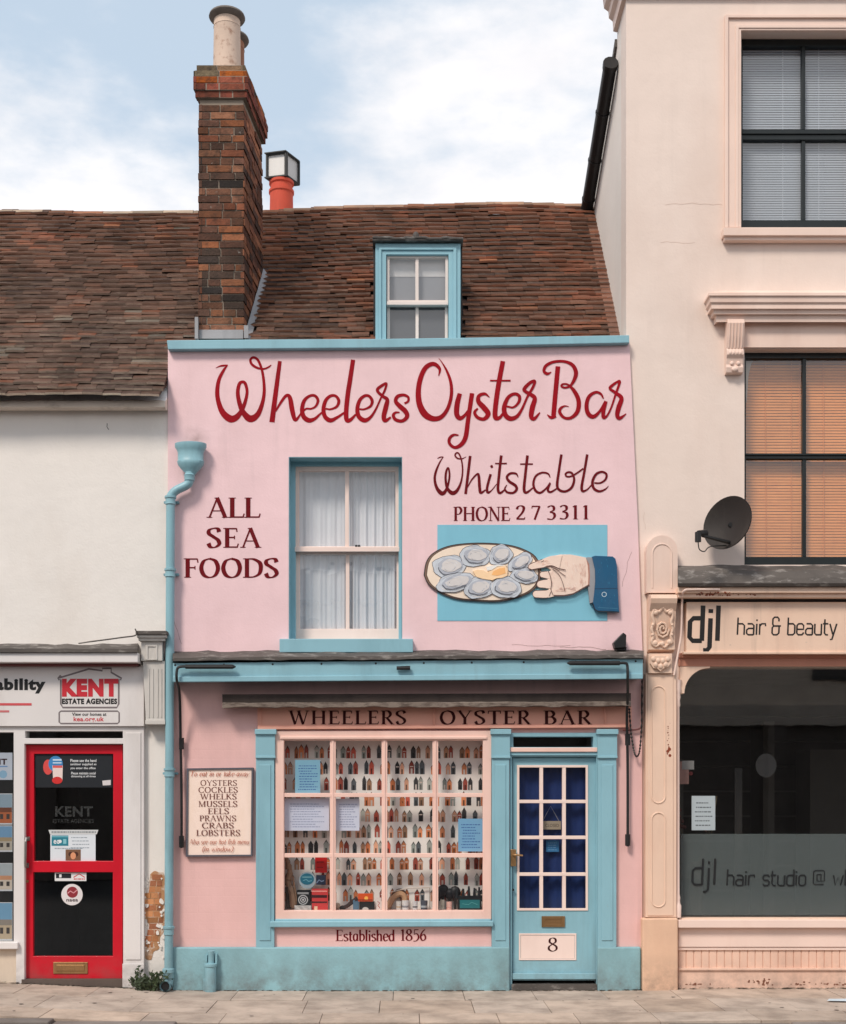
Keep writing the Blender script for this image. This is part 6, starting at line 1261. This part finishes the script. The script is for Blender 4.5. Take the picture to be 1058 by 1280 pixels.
card(683, 699, 1050.5, 1065, .085, lin(58, 128, 184), 'small mid blue note behind the blue door below the hanging sign', rows=4, ink=lin(120, 170, 210))
# dormer blind
mb = MB(); mb.box(X(486, .4), X(558, .4), .4, .404, Z(378, .4), Z(321, .4), 0, lin(128, 130, 136)); mb.box(X(486, .4), X(558, .4), .396, .3995, Z(346, .4), Z(321, .4), 0, lin(196, 194, 194)); mb.box(X(486, .4), X(558, .4), .4, .404, Z(432, .4), Z(378.4, .4), 0, lin(70, 72, 78)); tag(mb.build('roller_blind', FLATC), 'two tone grey roller blind inside the dormer window', 'blind')
# salon blinds
def slats(px0, px1, py0, py1, d, step, mat, col=None, tilt=.006, jit=0.0):
    mb = MB(); b = py0; rr = random.Random(2)
    while b < py1:
        j = rr.uniform(-jit, jit); mb.add([(X(px0, d), d + tilt, Z(b, d)), (X(px1, d), d + tilt, Z(b + j, d)), (X(px1, d), d, Z(b + step * .975 + j, d)), (X(px0, d), d, Z(b + step * .975, d))], [(0, 1, 2, 3)], 0, col); b += step
    return mb
mb = slats(926, 1088, 50, 284, .225, 3.0, GREYB); 
for a in (979, 1024): mb.tube([(X(a, .23), .232, Z(52, .23)), (X(a, .23), .232, Z(284, .23))], .004, 6, 1)
tag(mb.build('venetian_blind', [GREYB, CLOTH], normals=False), 'grey venetian blind with pale cords in the top cream window', 'blind')
mb = slats(930, 1004.5, 441, 706, .22, 3.6, SLAT, jit=.4)
for a in (957, 990): mb.tube([(X(a, .21), .215, Z(444, .21)), (X(a + (2 if a < 960 else 0), .21), .215, Z(706, .21))], .003, 6, 0)
mb.tube([(X(1000, .21), .212, Z(446, .21)), (X(1000, .21), .212, Z(568, .21))], .003, 5, 0)
GB = 'wooden blinds in the middle cream window'
tag(mb.build('wooden_blind', SLAT, normals=False), 'orange brown wooden slat blind in the left half of the middle cream window', 'blind', GB)
mb = slats(1006, 1086, 441, 706, .225, 3.6, SLAT, jit=.4); mb.tube([(X(1030, .21), .216, Z(444, .21)), (X(1031, .21), .216, Z(706, .21))], .003, 6, 0)
tag(mb.build('wooden_blind', SLAT, normals=False), 'orange brown wooden slat blind in the right half of the middle cream window', 'blind', GB)
mb = MB(); q = [(930, 448), (930, 441), (952, 441), (944, 447), (939, 456), (936, 470), (934, 500), (930, 520)]; mb.pp(q, .2, .203); tag(mb.build('window_sticker', paint('pale gauze', lin(190, 176, 160), .8)), 'pale curved scrap in the top left corner of the middle cream window', 'curtain')
# salon window contents
card(865, 894.5, 995, 1038, .135, lin(214, 222, 228), 'white typed notice taped inside the dark salon window', rows=6, ink=lin(110, 116, 122), fill=.25)
mb = MB(); mb.box(X(853), X(868), .2, .26, Z(980), Z(951), 0, lin(160, 120, 112)); mb.quad(853, 868, 951, 962, .198, 0, lin(150, 146, 144)); mb.disc(864, 967, 2.6, .197, 0, lin(90, 24, 26)); tag(mb.build('box', FLATC), 'dusky pink box on the inside edge of the salon window', 'box')
FV = thing('flower_vase', 'dried pink flowers standing in the salon window beside the white notice', 'flowers', base(890, 1080, .35))
mb = MB(); rr = random.Random(17)
for i in range(26): mb.ball(X(897 + rr.gauss(0, 4)), .35 + rr.uniform(-.05, .05), Z(1028 + rr.gauss(0, 5)), .018, .018, .018, 0, lin(*rr.choice([(150, 84, 76), (172, 104, 90), (120, 66, 60)])), 6)
for i in range(18): mb.ball(X(857 + rr.gauss(0, 4)), .35 + rr.uniform(-.05, .05), Z(1030 + rr.gauss(0, 7)), .018, .018, .018, 0, lin(*rr.choice([(120, 70, 62), (100, 60, 54)])), 6)
mb.build('flower_heads', FLATC, FV)
mb = MB(); 
for s_ in ((897, 1030), (858, 1030), (909, 995), (903, 1010)): mb.tube(smooth_path([(X(882), .35, Z(1085)), (X((882 + s_[0]) / 2 + 3), .35, Z(1060)), (X(s_[0]), .35, Z(s_[1]))], 5), .004, 5, 0, lin(110, 96, 76))
mb.build('stem', FLATC, FV)
mb = MB(); mb.lathe([(.05, Z(1146)), (.07, Z(1120)), (.045, Z(1090)), (.055, Z(1080))], X(882), .35, 14, 0, c=lin(120, 100, 90)); mb.build('vase', FLATC, FV, smooth=True)
mb = MB(); mb.disc(958, 957, 13, .9, 0, lin(104, 100, 98), 24, ry=15); mb.box(X(953), X(963), .905, .93, Z(1200), Z(957), 0, lin(60, 56, 54)); tag(mb.build('mirror', FLATC), 'dim round mirror on a stand deep inside the salon', 'mirror')
# agency door and window papers
GD = 'posters on the red door glass'; dd = .036
PO = thing('door_poster', 'black poster with red and blue emblem at the top of the red door', 'poster', base(92, 985, dd), GD)
mb = MB(); mb.pb(43.5, 140.5, 943.5, 984.5, dd, dd + .002, 0, lin(26, 30, 36)); mb.build('sheet', FLATC, PO)
mb = MB(); e = dd - .0004
mb.disc(60, 959, 6, e, 0, lin(214, 76, 72), ry=9.5); mb.disc(69.5, 955, 9, e - .0003, 0, lin(58, 132, 190), ry=10); mb.pp([(65.5, 957), (78.5, 957), (78, 976), (66.5, 976)], e - .0012, e - .0004, 0, lin(230, 210, 204)); mb.quad(66, 78, 957, 960, e - .0014, 0, lin(214, 90, 84)); mb.disc(71.5, 975.5, 6.5, e - .0016, 0, lin(206, 46, 44), ry=4.5); mb.quad(66, 77, 949, 951, e - .0016, 0, lin(200, 220, 235)); mb.quad(66, 77, 953, 954.5, e - .0016, 0, lin(200, 220, 235))
mb.build('emblem', FLATC, PO)
mb = MB(); wt = lin(226, 228, 230)
for i, t in enumerate(('Please use the hand', 'sanitiser supplied as', 'you enter the office')): mb.text(t, 88, 120.5 - (i == 2) * 1, 949 + i * 4.9, 952.6 + i * 4.9, dd - .0004, .012, 0, wt)
for i, t in enumerate(('Please maintain social', 'distancing at all times')): mb.text(t, 89, 119.5, 965 + i * 4.2, 968.2 + i * 4.2, dd - .0004, .01, 0, wt)
mb.build('poster_lettering', FLATC, PO)
mb = MB(); mb.pp([(128, 976), (138.5, 975), (138.5, 981.5), (128.5, 982)], dd - .003, dd - .001, 0, lin(210, 204, 204)); tag(mb.build('sticker', FLATC), 'tiny white sticker right of the poster writing on the red door', 'sticker')
PW = thing('door_poster', 'white poster with teal box and small picture behind the middle of the red door', 'poster', base(91, 1076, dd), GD)
mb = MB(); mb.pb(63, 119.5, 1040, 1077, dd + .003, dd + .005, 0, lin(216, 222, 228)); mb.pp([(60.5, 1037.5), (123, 1037.5), (121, 1043), (62.5, 1043)], dd + .001, dd + .0028, 0, lin(206, 208, 208)); mb.build('sheet', FLATC, PW)
mb = MB(); e = dd + .0026; mb.quad(64.5, 85.5, 1044.5, 1057.5, e, 0, lin(40, 124, 142)); mb.text('ec', 67, 74, 1050, 1055, e - .0002, .02, 0, wt); mb.disc(75, 1052, 2.2, e - .0003, 0, wt); mb.quad(79, 83, 1049, 1055, e - .0003, 0, lin(130, 190, 200)); mb.quad(64.5, 85.5, 1045.5, 1046.6, e - .0003, 0, lin(120, 184, 196))
scribble(mb, 88, 117, 1045, 1062, 4, e, lin(150, 160, 170), 0, .25); scribble(mb, 65, 107, 1059.5, 1062, 1, e, lin(150, 160, 170), 0, .5)
scribble(mb, 64, 120, 1038.5, 1042, 1, dd + .0006, lin(140, 144, 148), 0, .6, .05); mb.build('printing', FLATC, PW)
mb = MB(); mb.quad(82, 101, 1062, 1076, e - .0005, 0, lin(120, 86, 64)); mb.disc(88.5, 1068, 3, e - .0007, 0, lin(70, 40, 30)); mb.disc(95, 1068, 3, e - .0008, 0, lin(70, 40, 30)); mb.disc(91.5, 1070, 3.4, e - .001, 0, lin(216, 150, 112), ry=4.4); mb.build('picture', FLATC, PW)
mb = MB(); mb.pb(68.5, 108, 1091, 1101.5, dd + .003, dd + .005, 0, lin(222, 222, 222)); mb.quad(70, 89, 1092, 1098, dd + .0028, 0, lin(26, 28, 34)); mb.quad(74, 77, 1093, 1097, dd + .0025, 0, wt); mb.ring([(92, 1097), (99, 1092.5), (106, 1097)], 1.2, dd + .0026, 0, lin(206, 60, 66)); scribble(mb, 92, 106, 1097.5, 1100.5, 1, dd + .0026, lin(206, 60, 66), 0, .5, .1)
tag(mb.build('door_sticker', FLATC), 'narrow white and black sticker below the middle rail of the red door', 'sticker', 'stickers on the lower red door glass')
mb = MB(); e = dd + .004; mb.disc(90, 1118.5, 13.4, e, 0, lin(222, 216, 216), 30); mb.disc(90.5, 1115.5, 7, e - .0006, 0, lin(140, 44, 54)); mb.ring([(84.5, 1117), (88, 1114), (92, 1116.5), (96.5, 1112.5)], 1.3, e - .001, 0, lin(216, 150, 156)); mb.text('naea', 83, 97.5, 1124, 1127.2, e - .0008, .02, 0, lin(60, 40, 44))
tag(mb.build('door_sticker', FLATC), 'round white sticker with a dark red disc on the lower red door glass', 'sticker', 'stickers on the lower red door glass')
mb = MB(); mb.box(X(126), X(140), .9, .94, Z(1230), Z(1112), 0, lin(120, 110, 104)); tag(mb.build('cupboard', FLATC), 'pale grey cupboard edge seen dimly through the red door', 'cupboard')
GC = 'property cards in the agency window'
def prop(py0, py1, label, deco, base_c=lin(214, 216, 222)):
    mb = MB(); mb.pb(-150, 15.5, py0, py1, .06, .063, 0, base_c); deco(mb, .0596); tag(mb.build('property_card', FLATC), label, 'card', GC)
def pic(sky_, roof_, wall_, a=-30):
    def g(py0, py1):
        def f(m, e):
            h = py1 - py0; m.quad(a, 15, py0 + 1, py0 + h * .45, e, 0, lin(*sky_)); m.quad(a, 15, py0 + h * .45, py0 + h * .66, e, 0, lin(*roof_)); m.quad(a, 15, py0 + h * .6, py1 - 2, e - .0004, 0, lin(*wall_))
            for k in range(5): m.quad(a + 6 + k * 8, a + 10 + k * 8, py0 + h * .66, py0 + h * .82, e - .0008, 0, lin(70, 64, 62))
            m.quad(-148, a - 4, py0 + 2, py1 - 2, e, 0, lin(186, 190, 200))
        return f
    return g
prop(941, 975, 'white card with the red and black emblem at the top of the agency window', lambda m, e: (m.text('KENT', -22, 9, 948.5, 956, e, .04, 0, lin(60, 30, 36)), m.quad(-22, 9.5, 957.5, 959, e, 0, lin(120, 160, 210)), m.disc(4, 968, 5, e, 0, lin(150, 190, 220))), lin(206, 212, 226))
for py0, py1, lab, s_ in ((992, 1031, 'card with an orange brick house photo, below the emblem card', ((150, 170, 186), (120, 70, 50), (186, 104, 66))), (1032, 1065, 'card with a photo of a house and pale sea strip, above the middle black bar', ((120, 160, 196), (170, 150, 120), (190, 180, 168))), (1079, 1114, 'card with pale photo and beige tiles, second from the bottom of the agency window', ((176, 184, 190), (206, 150, 116), (214, 200, 186))), (1128, 1176, 'bottom card with a cream gabled house photo in the agency window', ((120, 166, 200), (150, 140, 130), (196, 176, 150)))):
    prop(py0, py1, lab, pic(*s_)(py0, py1))
mb = MB()
for b0, b1 in ((976, 991), (1066, 1078), (1115, 1127)): mb.box(X(-155), X(16), .064, .09, Z(b1), Z(b0))
tag(mb.build('display_rail', BLACK), 'black rails between the cards in the agency window', 'rail')
# weed at the foot of the drainpipe
W_ = thing('weed_plant', 'dark green weed growing at the foot of the blue drainpipe', 'plant', base(190, 1236, -.06)); rr = random.Random(23)
mb = MB(); st = MB()
for i in range(40):
    bx, by_ = X(190) + rr.uniform(-.1, .09), -.06 + rr.uniform(-.06, .04); an = rr.uniform(0, 6.28); ln = rr.uniform(.08, .24); lean = rr.uniform(.2, .9)
    tip = Vector((bx + math.cos(an) * ln * lean, by_ - abs(math.sin(an)) * ln * lean * .6, .0 + ln * (1.05 - lean * .5))); st.tube([(bx, by_, -.02), tip], .003, 5, 0, lin(62, 70, 40))
    for k in range(9):
        p = Vector((bx, by_, 0)).lerp(tip, rr.uniform(.25, 1.0)) + Vector((rr.uniform(-.03, .03), rr.uniform(-.03, .02), rr.uniform(-.02, .03))); p.z = max(p.z, .015); a2 = rr.uniform(0, 6.28); s_ = rr.uniform(.014, .03)
        u_ = Vector((math.cos(a2), rr.uniform(-.6, .2), math.sin(a2))).normalized(); w_ = u_.cross(Vector((rr.uniform(-.4, .4), 1, rr.uniform(-.3, .3)))).normalized(); g = rr.uniform(.7, 1.2)
        mb.add([p - u_ * s_, p + w_ * s_ * .45 + Vector((0, -.004, 0)), p + u_ * s_, p - w_ * s_ * .45], [(0, 1, 2), (0, 2, 3)], 0, lin(56 * g, 70 * g, 44 * g))
mb.build('leaves', FOLI, W_, normals=False); st.build('stem', FOLI, W_)
# scrap on the pavement
mb = MB(); rr = random.Random(3)
for i, (a, b, s_) in enumerate(((1.0, 0, 1), (1.16, .03, .8), (1.3, -.02, .9))): 
    x = X(1030, -.7) + (a - 1) ; y = -.78 + b; mb.add([(x, y, .024 + lift(2)), (x + .2 * s_, y - .04, .026 + lift(2)), (x + .26 * s_, y + .06, .032 + lift(2)), (x + .05, y + .09, .026 + lift(2))], [(0, 1, 2, 3)], 0, lin(196, 208, 216))
tag(mb.build('litter', PAPERM), 'pale crumpled paper scrap on the pavement below the salon window', 'litter')
# ================================================================ across the street (seen in the shop glass)
TH_ = thing('terrace_house', 'beige rendered terrace with a dark shopfront across the street, mirrored in the salon glass', 'house', (4.5, -16.5, 0))
OPW = paint('beige render', lin(226, 212, 196), .8, .06, .3, 40); OPD = paint('dark shopfront paint', lin(92, 86, 82), .5, .1, .1, 50); OPG = paint('opposite dark glass', lin(40, 44, 48), .1, .1, 0)
mb = MB(); mb.box(-12, 20, -22, -16.5, 3.75, 6.1); mb.build('upper_wall', OPW, TH_)
mb = MB(); mb.box(-12, 20, -22, -16.6, -.1, 3.3); 
for k in range(9): mb.box(-12 + k * 4, -11.6 + k * 4, -16.6, -16.4, -.1, 3.3)
mb.build('shopfront', OPD, TH_)
mb = MB(); mb.box(-12, 20, -22, -16.35, 3.3, 3.75); mb.build('fascia', paint('pale fascia', lin(200, 190, 178), .6), TH_)
for k in range(8):
    x = -11 + k * 4; mb = MB(); mb.box(x, x + 1.2, -16.5, -16.44, 4.3, 5.7); mb.build('window', OPG, TH_)
mb = MB(); mb.exx([(-16.2, 6.05), (-19.2, 7.3), (-22.2, 6.05)], -12.2, 20.2); mb.build('roof', paint('slate roof', lin(84, 84, 92), .7), TH_)
